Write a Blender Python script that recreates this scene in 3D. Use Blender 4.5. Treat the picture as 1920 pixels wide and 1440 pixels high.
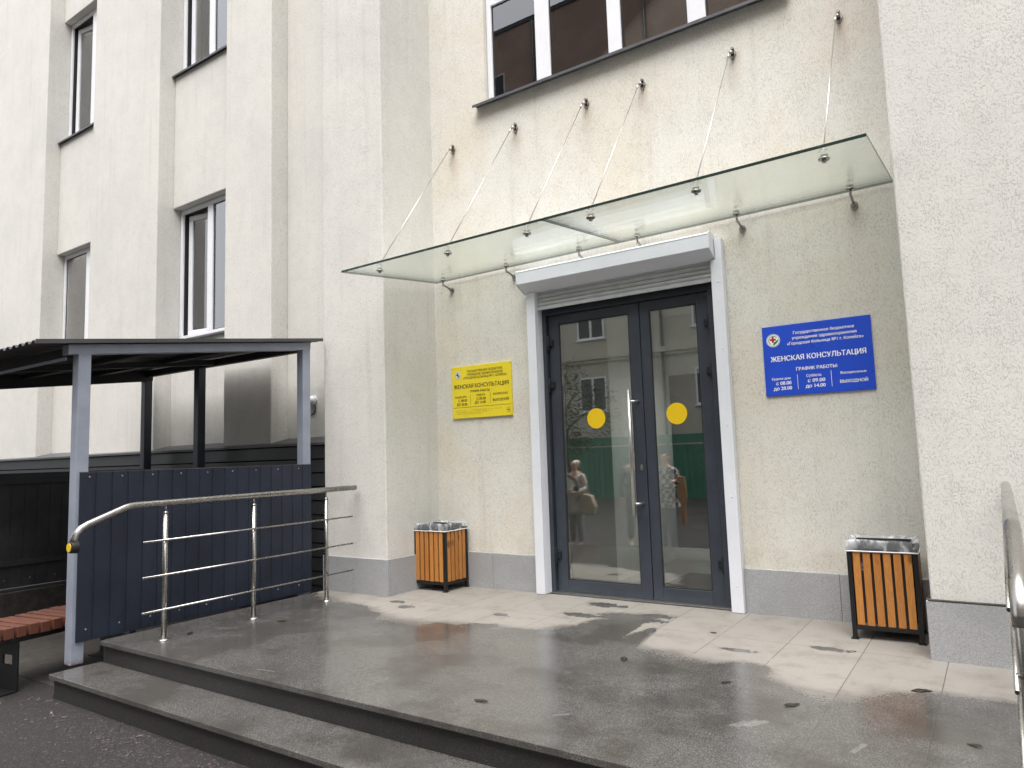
import bpy, bmesh, math, random
from mathutils import Vector, Matrix
from mathutils.geometry import delaunay_2d_cdt
random.seed(7)
for o in list(bpy.data.objects): bpy.data.objects.remove(o, do_unlink=True)
SC = bpy.context.scene
COL = SC.collection
rad = math.radians
# ------------------------------------------------------------------ camera
cam = bpy.data.cameras.new('camera'); camo = bpy.data.objects.new('camera', cam); COL.objects.link(camo)
cam.sensor_width = 36.0; cam.lens = 24.9635; cam.clip_start = 0.05; cam.clip_end = 2000
def _cam(yaw, pit, rol):
    f = Vector((math.sin(yaw)*math.cos(pit), math.cos(yaw)*math.cos(pit), math.sin(pit)))
    r0 = Vector((math.cos(yaw), -math.sin(yaw), 0)); u0 = r0.cross(f)
    r = math.cos(rol)*r0 + math.sin(rol)*u0; u = -math.sin(rol)*r0 + math.cos(rol)*u0
    m = Matrix((r, u, -f)).transposed().to_4x4(); m.translation = Vector((0, 0, 1.35)); return m
camo.matrix_world = _cam(-0.59638629, 0.10045122, -0.0329202)
SC.camera = camo
# ------------------------------------------------------------------ world, sun, exposure
SUN_EL, SUN_AZ = rad(67), rad(158)          # azimuth measured clockwise from +Y
w = bpy.data.worlds.new('World'); SC.world = w; w.use_nodes = True
wt = w.node_tree; wt.nodes.clear()
sky = wt.nodes.new('ShaderNodeTexSky'); sky.sky_type = 'NISHITA'; sky.sun_disc = False
sky.sun_elevation = SUN_EL; sky.sun_rotation = SUN_AZ; sky.dust_density = 4.0; sky.air_density = 1.0; sky.ozone_density = 1.0
hs = wt.nodes.new('ShaderNodeHueSaturation'); hs.inputs['Saturation'].default_value = 0.22
bg = wt.nodes.new('ShaderNodeBackground'); bg.inputs['Strength'].default_value = 0.11
wo = wt.nodes.new('ShaderNodeOutputWorld')
wt.links.new(sky.outputs[0], hs.inputs['Color']); wt.links.new(hs.outputs[0], bg.inputs['Color']); wt.links.new(bg.outputs[0], wo.inputs['Surface'])
sl = bpy.data.lights.new('sun', 'SUN'); sl.energy = 1.25; sl.angle = rad(60); sl.color = (1.0, 0.97, 0.92)
so = bpy.data.objects.new('sun', sl); COL.objects.link(so)
_d = Vector((math.sin(SUN_AZ)*math.cos(SUN_EL), math.cos(SUN_AZ)*math.cos(SUN_EL), math.sin(SUN_EL)))
so.rotation_euler = _d.to_track_quat('Z', 'Y').to_euler(); so.location = _d*40
SC.view_settings.view_transform = 'Standard'; SC.view_settings.look = 'None'
SC.view_settings.exposure = 1.70; SC.view_settings.gamma = 1.0
SC.cycles.use_denoising = True
SC.cycles.max_bounces = 10; SC.cycles.transparent_max_bounces = 12
SC.cycles.sample_clamp_indirect = 6.0

# ------------------------------------------------------------------ node helpers
def mat(name):
    m = bpy.data.materials.new(name); m.use_nodes = True
    nt = m.node_tree; nt.nodes.clear()
    out = nt.nodes.new('ShaderNodeOutputMaterial')
    return m, nt, out
def N(nt, kind, ins=None, **props):
    n = nt.nodes.new(kind)
    for k, v in props.items(): setattr(n, k, v)
    for k, v in (ins or {}).items():
        if isinstance(v, bpy.types.NodeSocket): nt.links.new(v, n.inputs[k])
        else: n.inputs[k].default_value = v
    return n
def M(nt, op, a, b=0.0, c=0.0, clamp=False):
    n = nt.nodes.new('ShaderNodeMath'); n.operation = op; n.use_clamp = clamp
    for i, v in enumerate((a, b, c)):
        if isinstance(v, bpy.types.NodeSocket): nt.links.new(v, n.inputs[i])
        else: n.inputs[i].default_value = v
    return n.outputs[0]
def SS(nt, x, lo, hi):                       # smoothstep
    n = nt.nodes.new('ShaderNodeMapRange'); n.interpolation_type = 'SMOOTHSTEP'
    nt.links.new(x, n.inputs['Value']); n.inputs['From Min'].default_value = lo; n.inputs['From Max'].default_value = hi
    return n.outputs[0]
def MIX(nt, f, a, b, blend='MIX'):
    n = nt.nodes.new('ShaderNodeMix'); n.data_type = 'RGBA'; n.blend_type = blend
    for k, v in ((0, f), (6, a), (7, b)):
        if isinstance(v, bpy.types.NodeSocket): nt.links.new(v, n.inputs[k])
        else: n.inputs[k].default_value = v if not (isinstance(v, tuple) and len(v) == 3) else v+(1,)
    return n.outputs[2]
def POS(nt): return nt.nodes.new('ShaderNodeNewGeometry').outputs['Position']
def MAPV(nt, v, sc, loc=(0, 0, 0)):
    return N(nt, 'ShaderNodeMapping', {0: v, 'Scale': sc, 'Location': loc}).outputs[0]
def NOISE(nt, v, s, d=3.0, r=0.55):
    return N(nt, 'ShaderNodeTexNoise', {'Vector': v, 'Scale': s, 'Detail': d, 'Roughness': r}).outputs['Fac']
def BSDF(nt, out, col, rough, metal=0.0, spec=0.5, bump=None, dist=0.002, bstr=1.0, **kw):
    b = N(nt, 'ShaderNodeBsdfPrincipled', {'Base Color': col if not (isinstance(col, tuple) and len(col) == 3) else col+(1,), 'Roughness': rough, 'Metallic': metal, 'Specular IOR Level': spec})
    for k, v in kw.items(): b.inputs[k.replace('_', ' ')].default_value = v
    if bump is not None:
        bp = N(nt, 'ShaderNodeBump', {'Height': bump, 'Distance': dist, 'Strength': bstr})
        nt.links.new(bp.outputs[0], b.inputs['Normal'])
    nt.links.new(b.outputs[0], out.inputs['Surface'])
    return b
def plain(name, col, rough=0.5, metal=0.0, var=0.12, scale=9.0, spec=0.5, bump=0.0, **kw):
    """painted / metal surface with faint dirt and uneven gloss"""
    m, nt, out = mat(name); p = POS(nt)
    n = NOISE(nt, p, scale, 4); f = NOISE(nt, p, scale*14, 2)
    dk = tuple(c*(1-var) for c in col); lt = tuple(min(1, c*(1+var)) for c in col)
    c = MIX(nt, SS(nt, M(nt, 'ADD', M(nt, 'MULTIPLY', n, .7), M(nt, 'MULTIPLY', f, .3)), .3, .7), dk, lt)
    r = M(nt, 'ADD', M(nt, 'MULTIPLY', n, .18), rough-.09, clamp=True)
    BSDF(nt, out, c, r, metal, spec, f if bump else None, bump or .001, 1.0, **kw)
    return m

# ------------------------------------------------------------------ materials
def stucco(name, base, stain, groove=.55, warm=0.0):
    m, nt, out = mat(name); p = POS(nt)
    # bark-beetle render: short vertical worm tracks in a grainy float coat
    n1 = NOISE(nt, MAPV(nt, p, (1, 1, .42)), 125, 2.0, .6); n2 = NOISE(nt, MAPV(nt, p, (1, 1, .7), (3, 7, 1)), 150, 1.5, .6)
    g1 = SS(nt, n1, .525, .60); g2 = M(nt, 'MULTIPLY', SS(nt, n2, .56, .66), .8)
    g = M(nt, 'MULTIPLY', M(nt, 'MAXIMUM', g1, g2), M(nt, 'ADD', .55, M(nt, 'MULTIPLY', SS(nt, NOISE(nt, p, 7, 3, .7), .35, .65), .45)))
    grain = NOISE(nt, p, 260, 2)
    big = NOISE(nt, p, .9, 4, .6); mid = NOISE(nt, MAPV(nt, p, (1, 1, .35)), 3.1, 4, .6)
    c = MIX(nt, SS(nt, big, .38, .68), base, tuple(b*s for b, s in zip(base, stain)))
    c = MIX(nt, M(nt, 'MULTIPLY', SS(nt, mid, .5, .75), .35), c, tuple(b*.86 for b in base))
    # rain streaks, faint, run down the wall
    st = NOISE(nt, MAPV(nt, p, (9, 9, .28)), 1.0, 5, .65)
    c = MIX(nt, M(nt, 'MULTIPLY', SS(nt, st, .52, .78), .42), c, (base[0]*.72, base[1]*.70, base[2]*.66))
    if warm:
        c = MIX(nt, M(nt, 'MULTIPLY', SS(nt, NOISE(nt, MAPV(nt, p, (1, 1, .7), (11, 3, 5)), 1.3, 3), .52, .7), warm), c, (base[0]*.98, base[1]*.86, base[2]*.74))
    if warm and warm < .5:
        q = N(nt, 'ShaderNodeSeparateXYZ', {0: p}); wob = M(nt, 'MULTIPLY', M(nt, 'SUBTRACT', NOISE(nt, p, 8, 3), .5), .12)
        for xi in (-4.80, -3.95, -3.10, -2.50, -1.645, -.785):
            dx = M(nt, 'ABSOLUTE', M(nt, 'ADD', M(nt, 'SUBTRACT', q.outputs[0], xi), wob))
            for zt, ln, am in ((4.82, .55, .34), (3.22, .35, .22)):
                dz = M(nt, 'SUBTRACT', zt, q.outputs[2])
                k = M(nt, 'MULTIPLY', SS(nt, dx, .085, .015), M(nt, 'MULTIPLY', SS(nt, dz, -.03, .04), SS(nt, dz, ln, .05)))
                c = MIX(nt, M(nt, 'MULTIPLY', k, am), c, (base[0]*.66, base[1]*.52, base[2]*.42))
        k = M(nt, 'MULTIPLY', SS(nt, M(nt, 'SUBTRACT', q.outputs[2], M(nt, 'MULTIPLY', NOISE(nt, p, 5, 4), .30)), .42, .30), SS(nt, mid, .35, .6))
        c = MIX(nt, M(nt, 'MULTIPLY', k, .35), c, (base[0]*.72, base[1]*.66, base[2]*.58))
    c = MIX(nt, M(nt, 'MULTIPLY', SS(nt, grain, .35, .65), .12), c, tuple(b*.8 for b in base))
    c = MIX(nt, M(nt, 'MULTIPLY', g, groove), c, tuple(b*.40 for b in base))
    h = M(nt, 'SUBTRACT', M(nt, 'ADD', M(nt, 'MULTIPLY', grain, .35), M(nt, 'MULTIPLY', n2, .3)), M(nt, 'MULTIPLY', g, .9))
    BSDF(nt, out, c, .9, 0, .25, h, .004, .55)
    return m
M_STU = stucco('stucco_pale', (.69, .674, .634), (.93, .94, .95), .36)
M_STUC = stucco('stucco_cream', (.73, .715, .665), (.95, .93, .88), .40, .35)
def granite(name, c1, c2, c3, rough, scale=120, bump=.0005):
    m, nt, out = mat(name); p = POS(nt)
    a = NOISE(nt, p, scale, 2, .7); b = N(nt, 'ShaderNodeTexVoronoi', {'Vector': p, 'Scale': scale*1.3}).outputs['Color']
    bs = N(nt, 'ShaderNodeSeparateColor', {0: b}).outputs[0]
    big = NOISE(nt, p, 2.2, 4)
    c = MIX(nt, SS(nt, a, .38, .62), c1, c2); c = MIX(nt, SS(nt, bs, .78, .86), c, c3)
    c = MIX(nt, M(nt, 'MULTIPLY', SS(nt, bs, .22, .1), .7), c, tuple(x*.55 for x in c1))
    c = MIX(nt, M(nt, 'MULTIPLY', SS(nt, big, .45, .7), .3), c, tuple(x*.75 for x in c1))
    BSDF(nt, out, c, rough, 0, .5, a, bump, .4)
    return m
M_PLINTH = granite('granite_plinth', (.30, .305, .315), (.36, .365, .375), (.43, .43, .44), .62, 260)
M_RISER = granite('granite_riser', (.018, .0175, .017), (.034, .033, .0315), (.06, .058, .055), .42, 220)

def porch_material():
    """granite slabs, wet and dark towards the steps, dry and pale along the wall; the edge of the wet part follows the photo"""
    m, nt, out = mat('granite_porch'); p = POS(nt)
    xyz = N(nt, 'ShaderNodeSeparateXYZ', {0: p}); X, Y = xyz.outputs[0], xyz.outputs[1]
    wet_edge = [(-6.2, 5.12), (-5.54, 5.01), (-4.87, 4.80), (-4.24, 4.70), (-3.81, 4.74), (-3.48, 4.80), (-3.15, 4.84), (-3.03, 5.02), (-2.90, 5.18), (-2.82, 5.38), (-2.62, 5.50), (-2.40, 5.44), (-2.31, 5.25), (-2.40, 5.02), (-2.17, 4.82), (-1.81, 4.73), (-1.55, 4.71), (-1.31, 4.65), (-1.14, 4.49), (-.88, 4.40), (-.66, 4.53), (-.44, 4.63), (-.17, 4.67), (.2, 4.70)]
    x0, x1, y0, y1 = -6.2, .2, 4.2, 6.2
    fc = nt.nodes.new('ShaderNodeFloatCurve'); cv = fc.mapping.curves[0]
    pts = [((x-x0)/(x1-x0), (y-y0)/(y1-y0)) for x, y in wet_edge]
    cv.points[0].location = pts[0]; cv.points[-1].location = pts[-1]
    for q in pts[1:-1]: cv.points.new(*q)
    fc.mapping.update()
    sp0 = NOISE(nt, p, 60, 4, .7)
    nw = NOISE(nt, p, 3.2, 4, .6); nf = NOISE(nt, p, 15, 4, .65)
    Xw = M(nt, 'ADD', X, M(nt, 'MULTIPLY', M(nt, 'SUBTRACT', nf, .5), .10))
    nt.links.new(M(nt, 'DIVIDE', M(nt, 'SUBTRACT', Xw, x0), x1-x0, clamp=True), fc.inputs['Value'])
    edge = M(nt, 'ADD', M(nt, 'MULTIPLY', fc.outputs[0], y1-y0), y0)
    d = M(nt, 'SUBTRACT', edge, Y)
    d = M(nt, 'ADD', d, M(nt, 'MULTIPLY', M(nt, 'SUBTRACT', nf, .5), .16))
    d = M(nt, 'ADD', d, M(nt, 'MULTIPLY', M(nt, 'SUBTRACT', nw, .5), .10))
    soft = M(nt, 'ADD', .07, M(nt, 'MULTIPLY', SS(nt, NOISE(nt, p, 1.3, 2), .40, .60), .26))
    soft = M(nt, 'ADD', soft, M(nt, 'MULTIPLY', SS(nt, X, -1.3, -.3), .10))
    d = M(nt, 'ADD', d, M(nt, 'MULTIPLY', M(nt, 'SUBTRACT', sp0, .5), M(nt, 'MULTIPLY', soft, 1.1)))
    wet = SS(nt, M(nt, 'DIVIDE', M(nt, 'ADD', d, .02), soft), 0.0, 1.0)
    for sx, sy, rx, ry in ((-3.03, 5.80, .17, .10), (-2.84, 5.80, .07, .06), (-4.86, 5.09, .10, .06), (-4.62, 4.95, .09, .07), (-3.63, 5.07, .10, .06), (-3.02, 5.36, .19, .08), (-2.43, 5.60, .16, .08), (-1.56, 4.9, .14, .05), (-1.04, 5.20, .15, .06), (-1.85, 5.28, .04, .03), (-2.62, 5.45, .33, .16)):
        dx = M(nt, 'DIVIDE', M(nt, 'SUBTRACT', Xw, sx), rx); dy = M(nt, 'DIVIDE', M(nt, 'SUBTRACT', Y, sy), ry)
        rr = M(nt, 'SQRT', M(nt, 'ADD', M(nt, 'MULTIPLY', dx, dx), M(nt, 'MULTIPLY', dy, dy)))
        rr = M(nt, 'ADD', rr, M(nt, 'MULTIPLY', M(nt, 'SUBTRACT', nf, .5), 1.5))
        wet = M(nt, 'MAXIMUM', wet, M(nt, 'MULTIPLY', SS(nt, rr, 1.05, .75), .92))
    # slab joints
    def joint(coord, off, pitch, wid):
        f = M(nt, 'FRACT', M(nt, 'DIVIDE', M(nt, 'SUBTRACT', coord, off), pitch))
        e = M(nt, 'MULTIPLY', M(nt, 'MINIMUM', f, M(nt, 'SUBTRACT', 1.0, f)), pitch)
        return SS(nt, e, wid, wid*.4)
    J = M(nt, 'MAXIMUM', joint(X, -3.22, .4755, .0035), joint(Y, 5.215, .925, .0035))
    J = M(nt, 'MULTIPLY', J, SS(nt, NOISE(nt, p, 6, 2), .25, .45))
    # per-slab tint
    cx = M(nt, 'FLOOR', M(nt, 'DIVIDE', M(nt, 'ADD', X, 3.22), .4755)); cy = M(nt, 'FLOOR', M(nt, 'DIVIDE', M(nt, 'SUBTRACT', Y, 5.215), .925))
    wn = N(nt, 'ShaderNodeTexWhiteNoise', {'Vector': N(nt, 'ShaderNodeCombineXYZ', {0: cx, 1: cy}).outputs[0]}, noise_dimensions='3D').outputs['Value']
    sp = NOISE(nt, p, 240, 2, .7)
    vo = N(nt, 'ShaderNodeSeparateColor', {0: N(nt, 'ShaderNodeTexVoronoi', {'Vector': p, 'Scale': 330}).outputs['Color']}).outputs[0]
    dry = MIX(nt, SS(nt, sp, .38, .62), (.215, .198, .178), (.305, .286, .262))
    dry = MIX(nt, M(nt, 'MULTIPLY', SS(nt, vo, .2, .08), .5), dry, (.17, .16, .148))
    dry = MIX(nt, M(nt, 'MULTIPLY', SS(nt, NOISE(nt, p, 4.5, 5, .7), .46, .70), .65), dry, (.165, .145, .125))
    wc = MIX(nt, SS(nt, sp, .36, .64), (.060, .059, .057), (.100, .098, .095))
    wc = MIX(nt, SS(nt, vo, .80, .88), wc, (.20, .19, .178)); wc = MIX(nt, SS(nt, vo, .2, .1), wc, (.05, .048, .045))
    wc = MIX(nt, M(nt, 'MULTIPLY', SS(nt, NOISE(nt, p, 1.7, 5, .65), .42, .64), .75), wc, (.046, .041, .037))
    c = MIX(nt, wet, dry, wc)
    c = MIX(nt, M(nt, 'MULTIPLY', wn, .16), c, (.08, .075, .07))
    c = MIX(nt, M(nt, 'MULTIPLY', M(nt, 'MULTIPLY', J, .8), M(nt, 'SUBTRACT', 1.0, M(nt, 'MULTIPLY', wet, .55))), c, (.04, .038, .035))
    # pale scuff marks
    for sx, sy, ang, L, wd in ((-1.14, 3.64, 1.05, .085, .018), (-1.10, 3.66, 1.0, .08, .022), (-1.18, 3.62, 1.1, .06, .012), (-.63, 3.59, 1.3, .075, .016), (-1.19, 4.45, .1, .06, .02), (-5.42, 3.66, .5, .10, .018), (-5.35, 3.74, .5, .07, .012), (-4.1, 3.05, .15, .09, .01), (-2.0, 3.3, .7, .05, .012)):
        ca, sa = math.cos(ang), math.sin(ang)
        ux = M(nt, 'SUBTRACT', X, sx); uy = M(nt, 'SUBTRACT', Y, sy)
        a = M(nt, 'ABSOLUTE', M(nt, 'ADD', M(nt, 'MULTIPLY', ux, ca), M(nt, 'MULTIPLY', uy, sa)))
        b = M(nt, 'ABSOLUTE', M(nt, 'SUBTRACT', M(nt, 'MULTIPLY', uy, ca), M(nt, 'MULTIPLY', ux, sa)))
        k = M(nt, 'MULTIPLY', SS(nt, a, L, L*.8), SS(nt, b, wd, wd*.6))
        k = M(nt, 'MULTIPLY', k, SS(nt, NOISE(nt, p, 70, 2), .3, .5))
        c = MIX(nt, M(nt, 'MULTIPLY', k, .38), c, (.25, .243, .232))
    rw = M(nt, 'ADD', .07, M(nt, 'MULTIPLY', NOISE(nt, p, 2.0, 5, .65), .24))
    r = M(nt, 'ADD', M(nt, 'MULTIPLY', wet, rw), M(nt, 'MULTIPLY', M(nt, 'SUBTRACT', 1.0, wet), .62))
    hgt = M(nt, 'SUBTRACT', M(nt, 'MULTIPLY', sp, .25), J)
    bst = M(nt, 'SUBTRACT', .55, M(nt, 'MULTIPLY', wet, .42))
    b = BSDF(nt, out, c, r, 0, .5)
    bp = N(nt, 'ShaderNodeBump', {'Height': hgt, 'Distance': .0016, 'Strength': bst}); nt.links.new(bp.outputs[0], b.inputs['Normal'])
    return m
M_PORCH = porch_material()

def asphalt():
    m, nt, out = mat('asphalt'); p = POS(nt)
    a = NOISE(nt, p, 75, 3, .75); b = N(nt, 'ShaderNodeTexVoronoi', {'Vector': p, 'Scale': 85.0}); bs = N(nt, 'ShaderNodeSeparateColor', {0: b.outputs['Color']})
    big = NOISE(nt, p, 1.1, 4)
    c = MIX(nt, SS(nt, a, .35, .65), (.017, .0145, .0148), (.034, .0285, .0285))
    c = MIX(nt, SS(nt, bs.outputs[0], .84, .93), c, (.085, .066, .063)); c = MIX(nt, SS(nt, bs.outputs[1], .2, .1), c, (.009, .008, .008))
    c = MIX(nt, M(nt, 'MULTIPLY', SS(nt, big, .4, .65), .5), c, (.016, .0135, .0135))
    r = M(nt, 'ADD', .42, M(nt, 'MULTIPLY', big, .4))
    BSDF(nt, out, c, r, 0, .5, M(nt, 'SUBTRACT', a, M(nt, 'MULTIPLY', b.outputs['Distance'], .5)), .006, .9)
    return m
M_ASPH = asphalt()
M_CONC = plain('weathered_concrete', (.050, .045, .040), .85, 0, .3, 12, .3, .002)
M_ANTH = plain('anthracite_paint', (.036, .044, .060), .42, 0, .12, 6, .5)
M_ANTHD = plain('anthracite_dark', (.012, .014, .018), .5, 0, .1, 6, .4)
M_NAVY = plain('navy_sheet_metal', (.0105, .0155, .030), .42, 0, .32, 2.2, .5)
M_BLACKS = plain('black_siding', (.010, .0105, .012), .48, 0, .2, 5, .45)
M_DARKP = plain('dark_sheet_metal', (.042, .043, .048), .55, 0, .25, 4, .4)
M_GREYP = plain('grey_blue_paint', (.27, .30, .37), .45, 0, .10, 5, .5)
M_ROOF = plain('roof_sheet', (.055, .055, .058), .5, 0, .15, 4, .5)
M_ROOFD = plain('shed_timber_dark', (.018, .018, .019), .6, 0, .2, 8, .4)
M_FLASH = plain('flashing_metal', (.075, .078, .085), .42, .25, .15, 4, .5)
M_WHITE = plain('white_plastic', (.74, .75, .79), .35, 0, .03, 5, .5)
M_SHUT = plain('shutter_white', (.72, .74, .80), .36, 0, .03, 4, .5)
M_SLAT = plain('shutter_slat_grey', (.52, .53, .54), .42, .15, .10, 10, .5)
M_SILL = plain('metal_sill', (.10, .10, .11), .40, .4, .15, 6, .5)
M_BLACK = plain('black_metal', (.012, .012, .013), .42, .2, .15, 12, .5)
M_RUBBER = plain('black_rubber', (.012, .012, .012), .7, 0, .1)
M_BLUE = plain('blue_sign_face', (.020, .078, .60), .30, 0, .04, 3, .5)
M_YEL = plain('yellow_sign_face', (.80, .64, .03), .34, 0, .04, 3, .5)
M_YELD = plain('yellow_sign_edge', (.45, .33, .02), .4)
M_STICK = plain('yellow_sticker', (.80, .53, .012), .35, 0, .03, 6, .5)
M_TWHITE = plain('white_lettering', (.90, .90, .92), .4, 0, .02)
M_TDARK = plain('dark_lettering', (.035, .022, .014), .5, 0, .05)
M_RED = plain('emblem_red', (.50, .02, .025), .4)
M_GREEN = plain('emblem_green', (.03, .22, .14), .4)
M_LEAF = plain('wet_dead_leaf', (.022, .018, .013), .4, 0, .3, 40)
M_LITTER = plain('pale_litter', (.15, .13, .11), .7, 0, .35, 30)
M_BUCKET = plain('bucket_grey', (.06, .062, .066), .5, .4, .1)
def steel(name, col=(.62, .61, .59), rough=.2, stretch=(1, 1, 1)):
    m, nt, out = mat(name); p = POS(nt)
    n = NOISE(nt, MAPV(nt, p, stretch), 40, 3); b = NOISE(nt, p, 5, 4)
    c = MIX(nt, SS(nt, b, .35, .7), col, tuple(x*.78 for x in col))
    r = M(nt, 'ADD', rough-.06, M(nt, 'MULTIPLY', M(nt, 'ADD', n, b), .11))
    BSDF(nt, out, c, r, 1.0, .5, n, .0002, .08)
    return m
M_STEEL = steel('stainless_steel', (.46, .448, .425), .22)
M_STEELW = steel('brushed_steel', (.60, .59, .57), .30)
M_CLAMP = steel('tarnished_steel', (.40, .385, .36), .32)
def wood(name, cA, cB, cK, axis=2, rough=.5):
    m, nt, out = mat(name)
    g = nt.nodes.new('ShaderNodeNewGeometry'); p = g.outputs['Position']; ri = g.outputs['Random Per Island']
    sc = [26, 26, 26]; sc[axis] = 1.6
    off = N(nt, 'ShaderNodeCombineXYZ', {0: M(nt, 'MULTIPLY', ri, 40.0), 1: M(nt, 'MULTIPLY', ri, 13.0), 2: M(nt, 'MULTIPLY', ri, 27.0)}).outputs[0]
    v = N(nt, 'ShaderNodeVectorMath', {0: MAPV(nt, p, tuple(sc)), 1: off}, operation='ADD').outputs[0]
    n = NOISE(nt, v, 1.4, 4, .6); fine = NOISE(nt, v, 7, 3)
    rings = M(nt, 'ABSOLUTE', M(nt, 'SINE', M(nt, 'MULTIPLY', n, 34)))
    c = MIX(nt, rings, cA, cB)
    c = MIX(nt, M(nt, 'MULTIPLY', SS(nt, fine, .5, .75), .4), c, cK)
    kn = N(nt, 'ShaderNodeTexVoronoi', {'Vector': N(nt, 'ShaderNodeVectorMath', {0: MAPV(nt, p, (6.5, 6.5, 4.2)), 1: off}, operation='ADD').outputs[0], 'Scale': 1.0}).outputs['Distance']
    c = MIX(nt, M(nt, 'MULTIPLY', SS(nt, kn, .22, .08), .9), c, tuple(x*.6 for x in cK))
    c = MIX(nt, M(nt, 'MULTIPLY', ri, .48), c, cK)
    BSDF(nt, out, c, rough, 0, .45, n, .001, .3)
    return m
M_WOOD = wood('varnished_pine', (.56, .262, .072), (.46, .185, .042), (.26, .085, .018), 2, .42)
M_BENCH = wood('red_brown_timber', (.155, .058, .034), (.115, .040, .024), (.075, .026, .018), 0, .55)

def glass(name, tint, refl=1.0, rough=.0, dirt=0.0, ior=1.5):
    m, nt, out = mat(name)
    fr = N(nt, 'ShaderNodeFresnel', {'IOR': ior}).outputs[0]
    k = M(nt, 'MULTIPLY', fr, refl, clamp=True)
    tr = N(nt, 'ShaderNodeBsdfTransparent', {'Color': tint+(1,)}).outputs[0]
    gl = N(nt, 'ShaderNodeBsdfGlossy', {'Roughness': rough, 'Color': (1, 1, 1, 1)}).outputs[0]
    if dirt:
        p = POS(nt)
        df = N(nt, 'ShaderNodeBsdfDiffuse', {'Color': (.70, .73, .70, 1)}).outputs[0]
        tl = N(nt, 'ShaderNodeBsdfTranslucent', {'Color': (.52, .58, .53, 1)}).outputs[0]
        dt = N(nt, 'ShaderNodeMixShader', {0: .45, 1: df, 2: tl}).outputs[0]
        dm = M(nt, 'MULTIPLY', M(nt, 'ADD', .7, M(nt, 'MULTIPLY', NOISE(nt, MAPV(nt, p, (1, 3, 1)), 2.5, 5, .65), .6)), dirt)
        tr = N(nt, 'ShaderNodeMixShader', {0: dm, 1: tr, 2: dt}).outputs[0]
    nt.links.new(N(nt, 'ShaderNodeMixShader', {0: k, 1: tr, 2: gl}).outputs[0], out.inputs['Surface'])
    return m
M_GDOOR = glass('door_glass', (.84, .87, .85), 5.0, 0, 0, 1.55)
M_GWIN = glass('window_glass', (.86, .90, .88), 3.4, 0, 0, 1.55)
M_GCAN = glass('canopy_glass', (.965, .98, .965), .6, .02, .12, 1.5)
M_GEDGE = plain('canopy_glass_edge', (.018, .038, .030), .25)
def bag_mat():
    m, nt, out = mat('clear_polythene'); p = POS(nt)
    tr = N(nt, 'ShaderNodeBsdfTransparent', {'Color': (.95, .96, .98, 1)}).outputs[0]
    b = N(nt, 'ShaderNodeBsdfPrincipled', {'Base Color': (.88, .90, .93, 1), 'Roughness': .38, 'Specular IOR Level': .5})
    n = NOISE(nt, MAPV(nt, p, (1, 1, .5)), 16, 3, .5)
    nt.links.new(N(nt, 'ShaderNodeBump', {'Height': n, 'Distance': .012, 'Strength': .5}).outputs[0], b.inputs['Normal'])
    f = M(nt, 'ADD', .10, M(nt, 'MULTIPLY', SS(nt, n, .46, .66), .34))
    nt.links.new(N(nt, 'ShaderNodeMixShader', {0: f, 1: tr, 2: b.outputs[0]}).outputs[0], out.inputs['Surface'])
    return m
M_BAG = bag_mat()
M_CURT = plain('pale_curtain', (.78, .82, .78), .9, 0, .1, 3)
M_ROOM = plain('room_wall', (.30, .31, .31), .9, 0, .1, 1)
M_VEST = plain('vestibule_wall', (.62, .63, .62), .8, 0, .06, 1)
M_VFLOOR = plain('vestibule_floor', (.24, .24, .23), .4, 0, .2, 5)
M_VMAT = plain('vestibule_mat', (.03, .03, .032), .9, 0, .2, 30)
def emit(name, col, s):
    m, nt, out = mat(name); nt.links.new(N(nt, 'ShaderNodeEmission', {'Color': col+(1,), 'Strength': s}).outputs[0], out.inputs['Surface']); return m
M_LAMP = emit('lamp_panel', (1, .97, .92), 30)
def rusty_foot():
    m, nt, out = mat('grey_blue_post'); p = POS(nt)
    z = N(nt, 'ShaderNodeSeparateXYZ', {0: p}).outputs[2]
    n = NOISE(nt, p, 26, 4, .7)
    k = M(nt, 'MULTIPLY', SS(nt, M(nt, 'ADD', z, M(nt, 'MULTIPLY', M(nt, 'SUBTRACT', n, .5), .16)), -.10, -.17), SS(nt, n, .42, .6))
    c = MIX(nt, SS(nt, NOISE(nt, p, 5, 3), .35, .65), (.25, .28, .345), (.295, .325, .395)); c = MIX(nt, k, c, (.16, .075, .03))
    BSDF(nt, out, c, .45, 0, .5); return m
M_POST = rusty_foot()

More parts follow.
